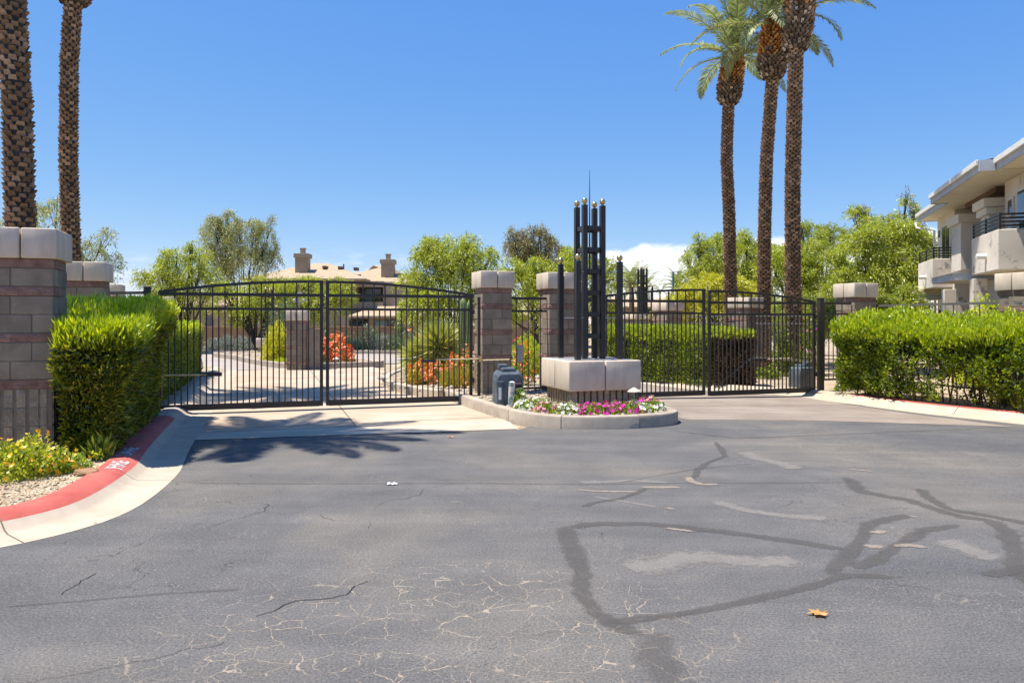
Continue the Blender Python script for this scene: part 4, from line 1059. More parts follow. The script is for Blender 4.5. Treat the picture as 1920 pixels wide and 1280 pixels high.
# mushroom shaped garden lamps
def path_light(x, y, z, label):
    t = thing('path_light', label, 'garden lamp', (x, y, z), 0, 'mushroom garden lamps')
    MB().tube([(0, 0, 0), (0, 0, .3)], .012, 8).build('stem', M['galv'], t); MB().tube([(0, 0, .29), (0, 0, .305), (0, 0, .35), (0, 0, .36)], [.105, .1, .03, .004], 16).build('shade', M['cap'], t)
x, y = G(7.38, -3.15); path_light(x, y, .17, 'mushroom garden lamp among the petunias')
x, y = ground_at(630, 690, .14); path_light(x, y, .12, 'tiny mushroom lamp beyond the entry gate beside the orange shrub')
x, y = ground_at(505, 672, .0); path_light(x, y, .1, 'tiny mushroom lamp beyond the entry gate left of the numbered pillar')

# ---------------------------------------------------------------- beds beyond the gate
def yucca(label, x, y, z, r, trunk, N=420):
    t = thing('yucca', label, 'yucca', (x, y, z), 0, 'spiky yuccas')
    MB().tube([(0, 0, -.1), (0, 0, trunk)], [.11, .09], 10, jit=.1).build('trunk', M['bark'], t)
    d = unit(rng.normal(size=(N, 3)) * np.array([1, 1, 1.1]) + np.array([0, 0, .42])); P = np.zeros((N, 3)) + np.array([0, 0, trunk]) + d * .05
    link('blades', quads_mesh('blades', leaves(P, d, r * rng.uniform(.8, 1.05, N), .035), M['yucca']), t)
x, y = (822 - 960) / F * 18.3, 18.3; yucca('large spiky yucca behind the right leaf of the entry gate', x, y, .15, .74, .78, 1100)
x, y = (786 - 960) / F * 18.6, 18.6; yucca('smaller spiky yucca left of the large one behind the entry gate', x, y, .15, .62, .5, 650)
def cactus(label, x, y, z, h, r, name='columnar_cactus', ribs=9):
    t = thing(name, label, 'cactus', (x, y, z), 0)
    mb = MB(); n = ribs * 4; lv = 14; V = []
    for i in range(lv + 1):
        f = i / lv; rr_ = r * (1 if f < .93 else math.sqrt(max(.01, 1 - ((f - .93) / .07) ** 2)))
        for q in range(n): a = 2 * math.pi * q / n; e = rr_ * (1 + .16 * math.cos(a * ribs)); V.append((e * math.cos(a) + .03 * math.sin(f * 3 + x), e * math.sin(a), h * f))
    mb.add(V, [(i * n + q, i * n + (q + 1) % n, (i + 1) * n + (q + 1) % n, (i + 1) * n + q) for i in range(lv) for q in range(n)] + [tuple(lv * n + q for q in range(n))])
    mb.build('stem', M['cactus'], t, True); return t
for pxx, hh, Y, lab in ((866, 2.0, 17.6, 'left one of the two tall ribbed cacti beside the middle pillar'), (878, 1.95, 17.9, 'right one of the two tall ribbed cacti beside the middle pillar')):
    cactus(lab, (pxx - 960) / F * Y, Y, .14, hh, .075)
x, y = ground_at(610, 676, .1); cactus('slim green cactus among orange flowers on the far island', x, y, .1, 1.15, .06)
sg = cactus('short saguaro with a pale dead base against the boundary wall', (556 + 193 - 960) / F * 47, 47, -.35, 2.55, .2)
def bed_shrub(label, pxx, Y, r_, h_, leaf, flower=None, nf=0, N=1800, lL=.08, lW=.03, z=.12, fL=.05, name='flowering_shrub', up=.8):
    x = (pxx - 960) / F * Y; return shrub(name, label, 'shrub', x, Y, z + gz(x, Y), r_, h_, N, lL, lW, leaf, flower, int(nf * 1.5), fL * .9, fL * .55, None, up)
bed_shrub('orange flowered shrub left in the bed behind the entry gate', 792, 17.3, .36, .48, 'petunia_leaf', 'orange', 190, 1500)
bed_shrub('orange flowered shrub under the large yucca', 828, 17.2, .42, .5, 'petunia_leaf', 'orange', 220, 1500)
bed_shrub('orange flowered shrub before the tall cacti', 868, 17.0, .38, .75, 'petunia_leaf', 'orange', 150, 1500)
bed_shrub('yellow grassy tuft behind the lower right of the entry gate', 846, 16.2, .24, .3, 'goldgrass', None, 0, 1800, .2, .012, up=1.5)
bed_shrub('second yellow grassy tuft by the gate hinge post', 873, 16.1, .2, .34, 'goldgrass', 'orange', 20, 1200, .2, .012, up=1.5)
bed_shrub('orange tipped grassy tuft at the kerb of the bed', 778, 17.0, .18, .3, 'goldgrass', 'lantana', 30, 900, .2, .012, up=1.4)
bed_shrub('round green bush seen between the two middle pillars', 988, 19.6, .48, 1.02, 'hedge_new', None, 0, 9000, .06, .03)
bed_shrub('orange flowered shrub between the two middle pillars', 978, 16.8, .3, .95, 'petunia_leaf', 'orange', 90, 700)
bed_shrub('orange flowered shrub right of the numbered pillar', 596, 25.4, .5, .85, 'petunia_leaf', 'orange', 170, 1200, fL=.1)
bed_shrub('second orange flowered shrub on the far island beside the slim cactus', 628, 25.9, .62, .85, 'petunia_leaf', 'orange', 240, 1500, fL=.1)
bed_shrub('yellow green bush left of the numbered pillar', 522, 26.6, .55, 1.35, 'leaf_yellow', None, 0, 5000, .12, .035)
bed_shrub('tall grey green brush behind the numbered pillar', 536, 30.5, .75, 2.3, 'bluegreen', None, 0, 3500, .2, .03)
for i, (pxx, pr) in enumerate(((398, .42), (425, .55), (455, .5))):
    bed_shrub(['leftmost silver bush at the foot of the boundary wall', 'middle silver bush at the foot of the boundary wall', 'third silver bush, left of the leaning dark trunk'][i], pxx, 44.5, pr * 1.1, pr * 1.7, 'silver', None, 0, 1400, .16, .05)
for i, (pxx, r_, h_, m_) in enumerate(((640, .9, 1.1, 'bluegreen'), (668, .5, .7, 'silver'), (690, 1.0, 1.5, 'bluegreen'), (712, .8, 1.0, 'silver'), (735, .8, 1.0, 'bluegreen'), (765, .8, 1.1, 'bluegreen'))):
    bed_shrub(['grey green bush at the wall right of the far island', 'low silver bush at the wall', 'tall loose grey green bush at the wall', 'silver bush left of the saguaro at the wall', 'grey green bush just left of the saguaro', 'grey green bush right of the saguaro at the wall'][i], pxx, 46.5, r_, h_, m_, None, 0, 1500, .18, .05)
bed_shrub('ocotillo like shrub with red tips above the boundary wall', 775, 47.5, .7, 2.3, 'bluegreen', 'orange', 16, 300, .3, .03, fL=.15)
bed_shrub('low yellow green tuft at the kerb of the far island', 527, 25.6, .22, .16, 'hedge_new', None, 0, 500)
bed_shrub('low green tuft at the right tip of the far island', 655, 26.2, .22, .18, 'hedge_new', None, 0, 500)
bed_shrub('green bush by the palm bases behind the exit gate', 1468, 21.4, .3, 1.5, 'hedge_green', None, 0, 2200, .08, .05)
bed_shrub('low green plant at the palm bases behind the exit gate', 1440, 20.4, .4, .3, 'hedge_green', None, 0, 900, .08, .05)
bed_shrub('red flowered bush behind the right end of the exit gate', 1520, 21.5, .35, 1.9, 'hedge_green', 'magenta', 22, 1500, .08, .05, fL=.05)
bed_shrub('bright leafy shrub in front of the right house', 1846, 18.0, .75, 2.15, 'hedge_new', None, 0, 4200, .09, .06)
bed_shrub('small leafy shrub beside the right edge pillar', 1885, 17.0, .35, 2.0, 'hedge_new', None, 0, 900, .09, .06)

# ================================================================== PALMS
def shingle_trunk(path, rads, ring, n_of, lip, hgt, mi_of=None):
    """overlapping leaf scars wound round a curved axis"""
    V = []; Fc = []; MI = []
    P = [Vector(p) for p in path]; cum = [0]
    for i in range(len(P) - 1): cum.append(cum[-1] + (P[i + 1] - P[i]).length)
    def at(d):
        for i in range(len(P) - 1):
            if d <= cum[i + 1]: f = (d - cum[i]) / (cum[i + 1] - cum[i]); return P[i].lerp(P[i + 1], f), rads[i] * (1 - f) + rads[i + 1] * f
        return P[-1], rads[-1]
    d = 0.; row = 0
    while d < cum[-1] - ring:
        c, r = at(d); n = n_of(r)
        for q in range(n):
            a = 2 * math.pi * (q + .5 * (row % 2) + random.uniform(-.13, .13)) / n; hw = math.pi / n * random.uniform(.8, 1.02); lp = lip * random.uniform(.4, 1.35); hh = hgt * random.uniform(.8, 1.2)
            b = len(V); zo = random.uniform(-.2, .2) * ring
            def pt(aa, rr_, dz): return (c.x + math.cos(aa) * rr_, c.y + math.sin(aa) * rr_, c.z + dz + zo)
            V += [pt(a - hw * .9, r * .98, 0), pt(a + hw * .9, r * .98, 0), pt(a + hw * .55, r + lp, hh), pt(a - hw * .55, r + lp, hh), pt(a + hw * .5, r * .9, hh * 1.05), pt(a - hw * .5, r * .9, hh * 1.05)]
            Fc += [(b, b + 1, b + 2, b + 3), (b + 3, b + 2, b + 4, b + 5), (b, b + 3, b + 5), (b + 1, b + 4, b + 2)]
            mi = mi_of(d / cum[-1]) if mi_of else 0; MI += [mi] * 4
        d += ring; row += 1
    m = MB(); m.v = V; m.f = Fc; m.m = MI; return m
def frond_mesh(seed, L=2.9, droop=1.0, cols=2):
    rs = np.random.RandomState(seed); n = 22; pts = []
    ang = 0.; p = np.array([0., 0., 0.]); a0 = R(14)
    for i in range(n + 1):
        pts.append(p.copy()); f = i / n; th = a0 - droop * (f ** 1.4) * R(75); p = p + np.array([math.cos(th), 0, math.sin(th)]) * L / n
    mb = MB(); mb.tube(pts, [.035 * (1 - .9 * i / n) + .004 for i in range(n + 1)], 4, 1, caps=False)
    me0 = None
    V = []; per = 58
    for sgn in (-1, 1):
        for j in range(per):
            f = .12 + .88 * (j + .5 * (sgn > 0)) / per; i = min(n - 1, int(f * n)); g = f * n - i; b = pts[i] * (1 - g) + pts[i + 1] * g; tg = pts[i + 1] - pts[i]; tg = tg / np.linalg.norm(tg)
            up = np.array([-tg[2], 0, tg[0]]); ll = .46 * (math.sin(math.pi * min(1, f * .9 + .12)) ** .6) * rs.uniform(.85, 1.1); sw = rs.uniform(.8, 1.15)
            dr = unit(tg * .75 + np.array([0, sgn * sw, 0]) + up * rs.uniform(.15, .5) - np.array([0, 0, .25 * f])); sd_ = unit(np.cross(dr, up)); wdt = .022
            mid = b + dr * ll * .5; tip = b + dr * ll - np.array([0, 0, .08 * rs.uniform(.3, 1.4)])
            V.append(([b - sd_ * .008, b + sd_ * .008, mid + sd_ * wdt, mid - sd_ * wdt], [mid - sd_ * wdt, mid + sd_ * wdt, tip + sd_ * .003, tip - sd_ * .003]))
    for q1, q2 in V: mb.add([tuple(x) for x in q1] + [tuple(x) for x in q2[2:]], [(0, 1, 2, 3), (3, 2, 4, 5)], 0)
    return mb.mesh([M['frond'], M['rachis']], False, 'frond')
FR = [frond_mesh(s_, L_, d_) for s_, L_, d_ in ((1, 2.9, .75), (2, 3.1, 1.0), (3, 2.7, 1.25), (4, 3.0, .55), (5, 2.5, 1.5))]
def palm(label, Y, pix, z_boot0, z_crown, r_tr, r_boot, nfr=40, base_flare=True, spin=0., seed=1, foot=None):
    """pix: list of (x_px, y_px) along the trunk axis from the foot up, at distance Y"""
    random.seed(seed)
    pw = [(lambda q: Vector((q[0], Y, q[1])))(xz(a, b, Y)) for a, b in pix]
    x0 = pw[0].x; base = gz(x0, Y) + (.1 if foot is None else foot)
    t = thing('date_palm', label, 'palm tree', (x0, Y, base), 0, 'tall date palms')
    pts = [p - Vector((x0, Y, base)) for p in pw]; pts = [Vector((0, 0, -.1))] + [p for p in pts if p.z > .3]
    if base_flare: rads = [r_tr * (1.75 if p.z < .5 else 1.35 if p.z < 1.6 else 1.12 if p.z < 3 else 1) for p in pts]
    else: rads = [r_tr] * len(pts)
    def lerp_at(z):
        for i in range(len(pts) - 1):
            if pts[i].z <= z <= pts[i + 1].z: f = (z - pts[i].z) / (pts[i + 1].z - pts[i].z); return pts[i].lerp(pts[i + 1], f)
        d_ = (pts[-1] - pts[-2]).normalized(); return pts[-1] + d_ * (z - pts[-1].z) / d_.z
    zb, zc = z_boot0 - base, z_crown - base
    N = 26; axis = [lerp_at(-.1 + (zb + .15) * i / N) for i in range(N + 1)]
    rr_ = []
    for p in axis:
        r_ = r_tr * (1 + .6 * math.exp(-max(0, p.z) / .8) if base_flare else 1) * (1.04 - .1 * p.z / zb); rr_.append(r_)
    MB().tube(axis, [r_ * .96 for r_ in rr_], 14).build('trunk', M['bark'], t)
    tr = t.children[0]
    shingle_trunk(axis, rr_, .068, lambda r_: max(8, int(r_ * 2 * 3.14 / .15)), .032, .06).build('leaf_scars', M['scar'], tr)
    ax2 = [lerp_at(zb + (zc - zb) * i / 8) for i in range(9)]; prof = [.8, 1.0, 1.03, 1.0, .98, .95, .88, .74, .5]
    MB().tube(ax2, [r_boot * f * .93 for f in prof], 14).build('boot_core', M['bark'], t)
    shingle_trunk(ax2, [r_boot * f for f in prof], .075, lambda r_: max(9, int(r_ * 2 * 3.14 / .12)), .07, .085, lambda f: 1 if f > .36 + random.uniform(-.12, .12) else 0).build('old_frond_bases', [M['boot_grey'], M['boot_rust']], t)
    top_ = ax2[-1]
    for i in range(nfr):
        f = (i + .5) / nfr; azm = i * 2.39996 + spin; elv = R(82 - 106 * f ** 1.1 + random.uniform(-6, 6))
        me = FR[(3 if f < .3 else random.choice([0, 1]) if f < .6 else random.choice([1, 2, 4]) )]
        o = link('frond', me, t, (top_.x + .1 * math.cos(azm), top_.y + .1 * math.sin(azm), top_.z - .25 * f - .05))
        o.rotation_euler = (random.uniform(-.4, .4), -elv, azm); s_ = random.uniform(.85, 1.05) * (.8 if f > .85 else 1); o.scale = (s_, s_, s_)
    return t
palm('left one of the three tall date palms at the right, lowest crown', 26, [(1369, 668), (1370, 560), (1367, 400), (1362, 300), (1366, 195), (1378, 80)], xz(0, 195, 26)[1], xz(0, 92, 26)[1], .205, .39, 25, spin=.3, seed=11)
palm('middle one of the three tall date palms at the right', 24, [(1430, 676), (1432, 560), (1433, 450), (1437, 300), (1448, 150), (1450, 40)], xz(0, 147, 24)[1], xz(0, 36, 24)[1], .2, .405, 25, spin=1.3, seed=12)
palm('right one of the three tall date palms at the right, crown above the frame', 22, [(1489, 688), (1487, 560), (1486, 400), (1487, 300), (1492, 100), (1502, -20)], xz(0, 95, 22)[1], xz(0, -150, 22)[1], .215, .4, 26, spin=2.2, seed=13)
palm('left one of the two tall palm trunks at the left edge', 10.2, [(42, 810), (38, 430), (33, 220), (21, 0), (10, -200)], 7.7, 9.4, .172, .34, 34, spin=.9, seed=14)
palm('right one of the two palm trunks at the left', 15.8, [(134, 710), (134, 490), (128, 300), (130, 120), (138, 0), (141, -60)], 8.3, 11.6, .172, .34, 30, spin=.1, seed=15)

# ================================================================== TREES
def tree(label, Y, lobes, leaf, N=26000, weep=.8, leafL=.17, leafW=.035, trunk=None, name='desert_tree', K=26, group='trees beyond the gates', bark='bark', spray=(.5, 1.2), jit=.09, dry=0, seed=0, thick=.13, cat='tree', inner=.45, sub=4):
    """lobes in pixels: (cx, cy, rx, ry); the crown is grown from many drooping sprays of small leaves"""
    global rng
    rng = np.random.default_rng(100 + seed); random.seed(100 + seed)
    cx0 = trunk[0] if trunk else np.mean([l[0] for l in lobes]); bx = (cx0 - 960) / F * Y; bz = gz(bx, Y) + .05
    t = thing(name, label, cat, (bx, Y, bz), 0, group); base = np.array([bx, Y, bz])
    LB = []
    for cx, cy, rx, ry in lobes:
        x, z = xz(cx, cy, Y); LB.append((np.array([x, Y + random.uniform(-.25, .25) * rx / F * Y, z]) - base, np.array([rx / F * Y, rx / F * Y * .85, ry / F * Y])))
    nbig = len(LB)
    for c_, r_ in LB[:nbig]:
        for _ in range(sub):
            a_ = random.uniform(-.5, math.pi + .5); q_ = random.uniform(.75, 1.02); k_ = random.uniform(.28, .48)
            LB.append((c_ + np.array([math.cos(a_) * r_[0] * q_, random.uniform(-.5, .5) * r_[1], math.sin(a_) * r_[2] * q_]), r_ * k_))
    wts = np.array([(l[1][0] * l[1][2]) ** .85 for l in LB]); wts = wts / wts.sum()
    ns = N // K; V = []; limbs = MB(); MI = []
    for (c, r), w_ in zip(LB, wts):
        m = max(6, int(ns * w_)); d = unit(rng.normal(size=(m, 3)) + np.array([0, 0, .25])); rad = rng.uniform(inner, 1., (m, 1)) ** .6 * .86
        wob = np.array([1 + .28 * mn.noise(Vector((a * 2.1 + seed, b * 2.1 + c[0], q * 2.1))) for a, b, q in d])[:, None]
        P = c + d * rad * wob * r; Ls = rng.uniform(*spray, (m, 1)) * min(1.1, max(.35, r.mean() * .38)); out_ = unit(d * .9 + np.array([0, 0, .5]) + rng.normal(size=(m, 3)) * .4)
        u = np.linspace(0, 1, K)[None, :, None]
        Q = P[:, None, :] + out_[:, None, :] * Ls[:, None, :] * u * .8 - np.array([0, 0, 1.]) * Ls[:, None, :] * weep * u ** 1.8
        T = out_[:, None, :] * .8 - np.array([0, 0, 1.]) * weep * 1.8 * u ** .8 + 0 * Q
        Q = Q + rng.normal(size=Q.shape) * jit * np.array([1, 1, .8]); D = unit(T) + rng.normal(size=Q.shape) * .45
        Q = Q.reshape(-1, 3); D = D.reshape(-1, 3); V.append(leaves(Q, D, leafL * rng.uniform(.6, 1.3, len(Q)), leafW * rng.uniform(.7, 1.3, len(Q))))
        MI.append(np.repeat((rng.random(m) < dry).astype(np.int32), K))
        # a limb to the lobe and branches inside it
        mid = np.array([c[0] * .35 + random.uniform(-.2, .2), c[1] * .3, max(.6, c[2] * .45)])
        th = thick * (.5 + .5 * r[0] / max(l[1][0] for l in LB)) * (1.5 / len(lobes)) ** .5
        limbs.tube([(0, 0, -.1), tuple(mid * .5 + np.array([random.uniform(-.1, .1), 0, 0])), tuple(mid), tuple(c * .8 + mid * .2), tuple(c)], [th * 1.2, th, th * .75, th * .5, th * .3], 7, jit=.08)
        for _ in range(9):
            e = c + unit(rng.normal(size=3) + np.array([0, 0, .3])) * r * random.uniform(.6, .98); s_ = c * .7 + mid * .3
            m_ = (s_ + e) / 2 + rng.normal(size=3) * .12 * r
            limbs.tube([tuple(s_), tuple(m_), tuple(e)], [th * .3, th * .18, .012], 5, caps=False)
    link('crown', quads_mesh('crown', np.concatenate(V), [M[leaf], M['leaf_dry']], np.concatenate(MI)), t)
    limbs.build('trunk', M[bark], t)
    return t
S = 0
# (label, distance, lobes, leaf material, ...)
tree('pale olive tree behind the two left palm trunks', 38, [(20, 470, 55, 55), (95, 425, 55, 50), (60, 520, 80, 60), (165, 485, 40, 50), (120, 520, 70, 60)], 'leaf_olive', 26000, 1.0, seed=1, trunk=(90,))
tree('bushy green tree at the left beyond the gate post', 42, [(300, 530, 35, 30), (335, 510, 45, 35), (370, 530, 40, 55), (330, 560, 60, 40), (355, 478, 8, 22)], 'leaf_lime', 22000, .8, seed=2, trunk=(345,))
tree('tall weeping olive green tree left of the tan house', 52, [(428, 418, 22, 28), (412, 460, 38, 45), (452, 450, 40, 50), (498, 455, 22, 45), (470, 500, 50, 45), (405, 505, 30, 40)], 'leaf_olive', 32000, 1.6, seed=3, trunk=(455,), spray=(.7, 1.5))
tree('bright yellow green tree with a dark leaning trunk in front of the tan house', 45.5, [(430, 565, 50, 34), (500, 552, 50, 26), (560, 552, 50, 36), (610, 570, 45, 45), (640, 560, 26, 30), (545, 590, 50, 30), (460, 590, 40, 25)], 'leaf_lime', 34000, .6, seed=4, trunk=(482,), thick=.22)
tree('big lime green weeping tree behind the middle of the photo', 36, [(805, 505, 40, 45), (850, 480, 52, 42), (895, 500, 38, 50), (840, 545, 75, 50), (905, 560, 30, 45), (790, 575, 35, 40), (850, 590, 60, 45)], 'leaf_lime', 46000, 1.1, seed=5, trunk=(850,), spray=(.6, 1.3))
tree('sparse olive brown tree behind the middle pillars', 46, [(975, 470, 26, 38), (1010, 450, 26, 26), (1035, 480, 22, 40), (1000, 500, 42, 40)], 'leaf_brown', 19000, 1.3, seed=6, trunk=(1005,), dry=.06)
tree('lime green tree behind the middle pillars and tower', 34, [(975, 540, 45, 42), (1030, 525, 50, 40), (1090, 520, 45, 45), (1140, 540, 28, 45), (1020, 580, 80, 40), (1110, 585, 50, 40)], 'leaf_lime', 36000, .8, seed=7, trunk=(1045,))
tree('yellow green tree left of the three tall palms', 33, [(1330, 545, 48, 35), (1290, 575, 45, 28), (1380, 560, 45, 40), (1350, 590, 80, 30)], 'leaf_yellow', 24000, .5, seed=8, trunk=(1335,))
tree('feathery green tree behind the left tall palm', 44, [(1310, 495, 28, 42), (1345, 480, 34, 42), (1385, 495, 34, 48), (1330, 540, 55, 40)], 'leaf_lime', 26000, 1.0, seed=9, trunk=(1340,))
tree('green tree seen between the left and middle tall palms', 40, [(1402, 478, 28, 40), (1435, 500, 40, 50), (1400, 555, 45, 45)], 'leaf_lime', 22000, .9, seed=10, trunk=(1410,))
tree('round lime green tree behind the right tall palm', 38, [(1455, 510, 40, 50), (1495, 520, 40, 50), (1540, 490, 44, 46), (1545, 560, 55, 50), (1480, 590, 60, 40)], 'leaf_lime', 36000, .7, seed=11, trunk=(1500,))
tree('thin topped tree right of the tall palms', 46, [(1525, 440, 34, 18), (1565, 448, 30, 18), (1540, 475, 45, 30)], 'leaf_mid', 12000, .5, seed=12, trunk=(1540,))
tree('large dense green tree behind the right block pillar', 34, [(1610, 480, 50, 40), (1660, 450, 55, 40), (1705, 470, 45, 55), (1620, 545, 60, 50), (1690, 550, 50, 50), (1650, 510, 70, 50)], 'leaf_lime', 52000, .9, seed=13, trunk=(1655,), dry=.03, thick=.2)
tree('sparse twiggy tree top beside the right house', 40, [(1610, 405, 26, 12), (1650, 420, 34, 16), (1700, 400, 16, 30), (1680, 435, 40, 20)], 'leaf_lime', 7000, .4, seed=14, trunk=(1665,), dry=.25)
tree('dark green bushy tree low behind the right hedge', 27, [(1640, 580, 45, 45), (1690, 590, 40, 45), (1585, 600, 40, 40)], 'leaf_mid', 20000, .7, seed=15, trunk=(1650,))
tree('low green bush far behind the exit gate fence', 31, [(1440, 610, 50, 30), (1530, 610, 40, 35), (1495, 600, 40, 40)], 'leaf_mid', 15000, .6, seed=16, trunk=(1490,), name='green_bush', cat='bush', thick=.05)
rng = np.random.default_rng(55); random.seed(55)
# two little far palms and a street light
def far_palm(label, pxx, top, Y, s_=1.):
    x, z = xz(pxx, top, Y); b = gz(x, Y); t = thing('far_palm', label, 'palm tree', (x, Y, b), 0, 'small palms far behind the exit gate')
    MB().tube([(0, 0, -.2), (0, 0, z - b)], [.25, .2], 10).build('trunk', M['scar'], t)
    for i in range(26):
        f = i / 26; o = link('frond', FR[i % 5], t, (0, 0, z - b)); o.rotation_euler = (0, -R(75 - 85 * f), i * 2.4); o.scale = (s_, s_, s_)
far_palm('small far palm behind the tower over the exit gate', 1184, 540, 68, 1.0)
far_palm('second small far palm just right of the far tower', 1206, 546, 72, .85)
far_palm('small far palm beside the teal street light', 1270, 540, 80, 1.0)
x, z = xz(1262, 510, 75); sl = thing('street_light', 'far teal street light pole over the exit gate', 'street light', (x, 75, gz(x, 75)), 0); h_ = z - gz(x, 75)
MB().tube([(0, 0, 0), (0, 0, h_)], [.12, .09], 8).build('pole', M['teal'], sl); MB().bar((0, 0, h_), (.7, 0, h_), .07, .07).build('arm', M['galv'], sl); MB().box(.4, .8, -.1, .1, h_ - .05, h_ + .06).build('lamp_head', M['galv'], sl)

# ================================================================== WALLS AND HOUSES
bw = thing('boundary_wall', 'long low tan stucco wall beyond the entry gate', 'wall', (-9, 50, -.55), 0)
MB().box(-14, 12.5, 0, .22, 0, 1.66, 0, .01).build('wall_face', M['stucco_tan'], bw); MB().box(-14, 12.5, -.05, .27, 1.66, 1.72, 0, .01).build('coping', M['stucco_tan'], bw)
for a_, b_ in ((-14, -9.6), (-8.9, -5), (-2.7, .1), (5.2, 9)): MB().box(a_, b_, -.04, -.003, 0, .45).build('plinth', M['stucco_base'], bw)

def hip_roof(mb, x0, x1, y0, y1, z0, z1, inx, mi=0, th=.14):
    """hip roof with a ridge along x"""
    ym = (y0 + y1) / 2; V = [(x0, y0, z0), (x1, y0, z0), (x1, y1, z0), (x0, y1, z0), (x0 + inx, ym, z1), (x1 - inx, ym, z1)]
    mb.add(V, [(0, 1, 5, 4), (1, 2, 5), (2, 3, 4, 5), (3, 0, 4)], mi)
    mb.add([(x0, y0, z0 - th), (x1, y0, z0 - th), (x1, y1, z0 - th), (x0, y1, z0 - th), (x0, y0, z0 - .002), (x1, y0, z0 - .002), (x1, y1, z0 - .002), (x0, y1, z0 - .002)], [(0, 3, 2, 1), (0, 1, 5, 4), (1, 2, 6, 5), (2, 3, 7, 6), (3, 0, 4, 7)], mi)
def X58(px_, Y=58.): return (px_ - 960) / F * Y
def Z58(py_, Y=58.): return EYE + (HOR - py_) / F * Y
hs_ = thing('tan_house', 'two storey tan house with hip roof and two chimneys behind the entry gate', 'house', (X58(640), 58, -.75), 0)
ox, oz = X58(640), -.75
def bx(name, p0, p1, yt, yb, Ya, Yb, mat, c=0, parent=None, Yp=None):
    Yp = Yp or Ya
    return MB().box(X58(p0, Yp) - ox, X58(p1, Yp) - ox, Ya - 58, Yb - 58, Z58(yb, Yp) - oz, Z58(yt, Yp) - oz, 0, c).build(name, M[mat], parent or hs_)
bx('wall', 480, 668, 527, 662, 57.6, 66, 'stucco'); bx('wall', 668.6, 718, 527, 538, 57.6, 58.6, 'stucco'); bx('wall', 668.6, 718, 566, 580, 57.6, 57.9, 'stucco')
bx('wall', 718.4, 772, 530, 662, 57.8, 66, 'stucco'); bx('recess_wall', 668.6, 718, 538, 662, 59.6, 66, 'stucco')
bx('window', 678, 698, 540, 566, 59.5, 59.58, 'teal_glass', Yp=59.5); bx('window', 699, 714, 540, 566, 59.5, 59.58, 'glass', Yp=59.5); bx('window', 725, 745, 600, 612, 55.9, 55.96, 'glass', Yp=55.9)
bx('wall', 640, 815, 592, 662, 56, 57.5, 'stucco'); bx('window', 700, 742, 601, 618, 55.92, 55.99, 'teal_glass'); bx('window', 786, 806, 601, 614, 55.92, 55.99, 'glass')
bx('window', 655, 690, 598, 640, 55.9, 55.98, 'glass')
mb = MB(); hip_roof(mb, X58(462) - ox, X58(692) - ox, -1.4, 9.5, Z58(524) - oz, Z58(486) - oz, 4.2); mb.build('roof', M['tile'], hs_)
mb = MB(); hip_roof(mb, X58(600) - ox, X58(782) - ox, .2, 10.5, Z58(528) - oz, Z58(488) - oz, 4.4); mb.build('roof', M['tile'], hs_)
mb = MB(); hip_roof(mb, X58(652, 55.2) - ox, X58(822, 55.2) - ox, -2.8, 2.0, Z58(592, 55.2) - oz, Z58(574, 57.6) - oz, 1.6); mb.build('lower_roof', M['tile'], hs_)
for pc, yt, yb, wpx, Yc in ((568, 476, 512, 23, 59), (728, 487, 521, 23, 60)):
    ch = bx('chimney', pc - wpx / 2, pc + wpx / 2, yt + 8, yb + 10, Yc - .5, Yc + .4, 'stucco', 0, None, Yc)
    for nm, w2, a, b in (('chimney_collar', 13.5, yt, yt + 8), ('chimney_pot', 4, yt - 9, yt), ('chimney_pot_rim', 5.2, yt - 11, yt - 8.5)):
        d = .62 if nm == 'chimney_collar' else .2
        MB().box(X58(pc - w2, Yc) - ox, X58(pc + w2, Yc) - ox, Yc - 58 - d, Yc - 58 + d, Z58(b, Yc) - oz + .001, Z58(a, Yc) - oz, 0, .02).build(nm, M['stucco'], ch)
for pxx, pyy in ((598, 498), (628, 499), (658, 501)): MB().box(X58(pxx - 3.5) - ox, X58(pxx + 3.5) - ox, 1.6, 2.4, Z58(pyy + 3) - oz, Z58(pyy - 2.5) - oz).build('roof_vent', M['stucco_base'], hs_)
for pxx, pyy in ((628, 492), (534, 486)): MB().tube([(X58(pxx) - ox, 3, Z58(pyy) - oz - .5), (X58(pxx) - ox, 3, Z58(pyy) - oz + .1)], .06, 8).build('vent_pipe', M['stucco_base'], hs_)
# far left house, mostly hidden by trees
def far_house(label, p0, p1, ye, yr, Yh, base=-.75, win=()):
    x0, x1 = X58(p0, Yh), X58(p1, Yh); t = thing('far_house', label, 'house', ((x0 + x1) / 2, Yh, base), 0); c = (x0 + x1) / 2
    MB().box(x0 - c + .5, x1 - c - .5, 0, 6, 0, Z58(ye, Yh) - base).build('wall', M['stucco'], t)
    m_ = MB(); hip_roof(m_, x0 - c, x1 - c, -.6, 6.6, Z58(ye, Yh) - base, Z58(yr, Yh) - base, min(3.5, (x1 - x0) * .3)); m_.build('roof', M['tile'], t)
    for a, b, yt, yb in win: MB().box(X58(a, Yh) - c, X58(b, Yh) - c, -.04, -.003, Z58(yb, Yh) - base, Z58(yt, Yh) - base).build('window', M['glass'], t)
far_house('tan house half hidden by trees behind the left hedge', 285, 470, 572, 545, 62, win=((385, 400, 590, 612), (430, 450, 590, 612)))
far_house('low tan roofed house seen through the left leaf of the exit gate', 1120, 1245, 575, 555, 75, win=((1215, 1225, 580, 590),))
far_house('tan roofed house behind the yellow green tree', 1205, 1330, 572, 556, 82)
far_house('tan house far behind the middle pillars', 940, 1110, 590, 566, 66)

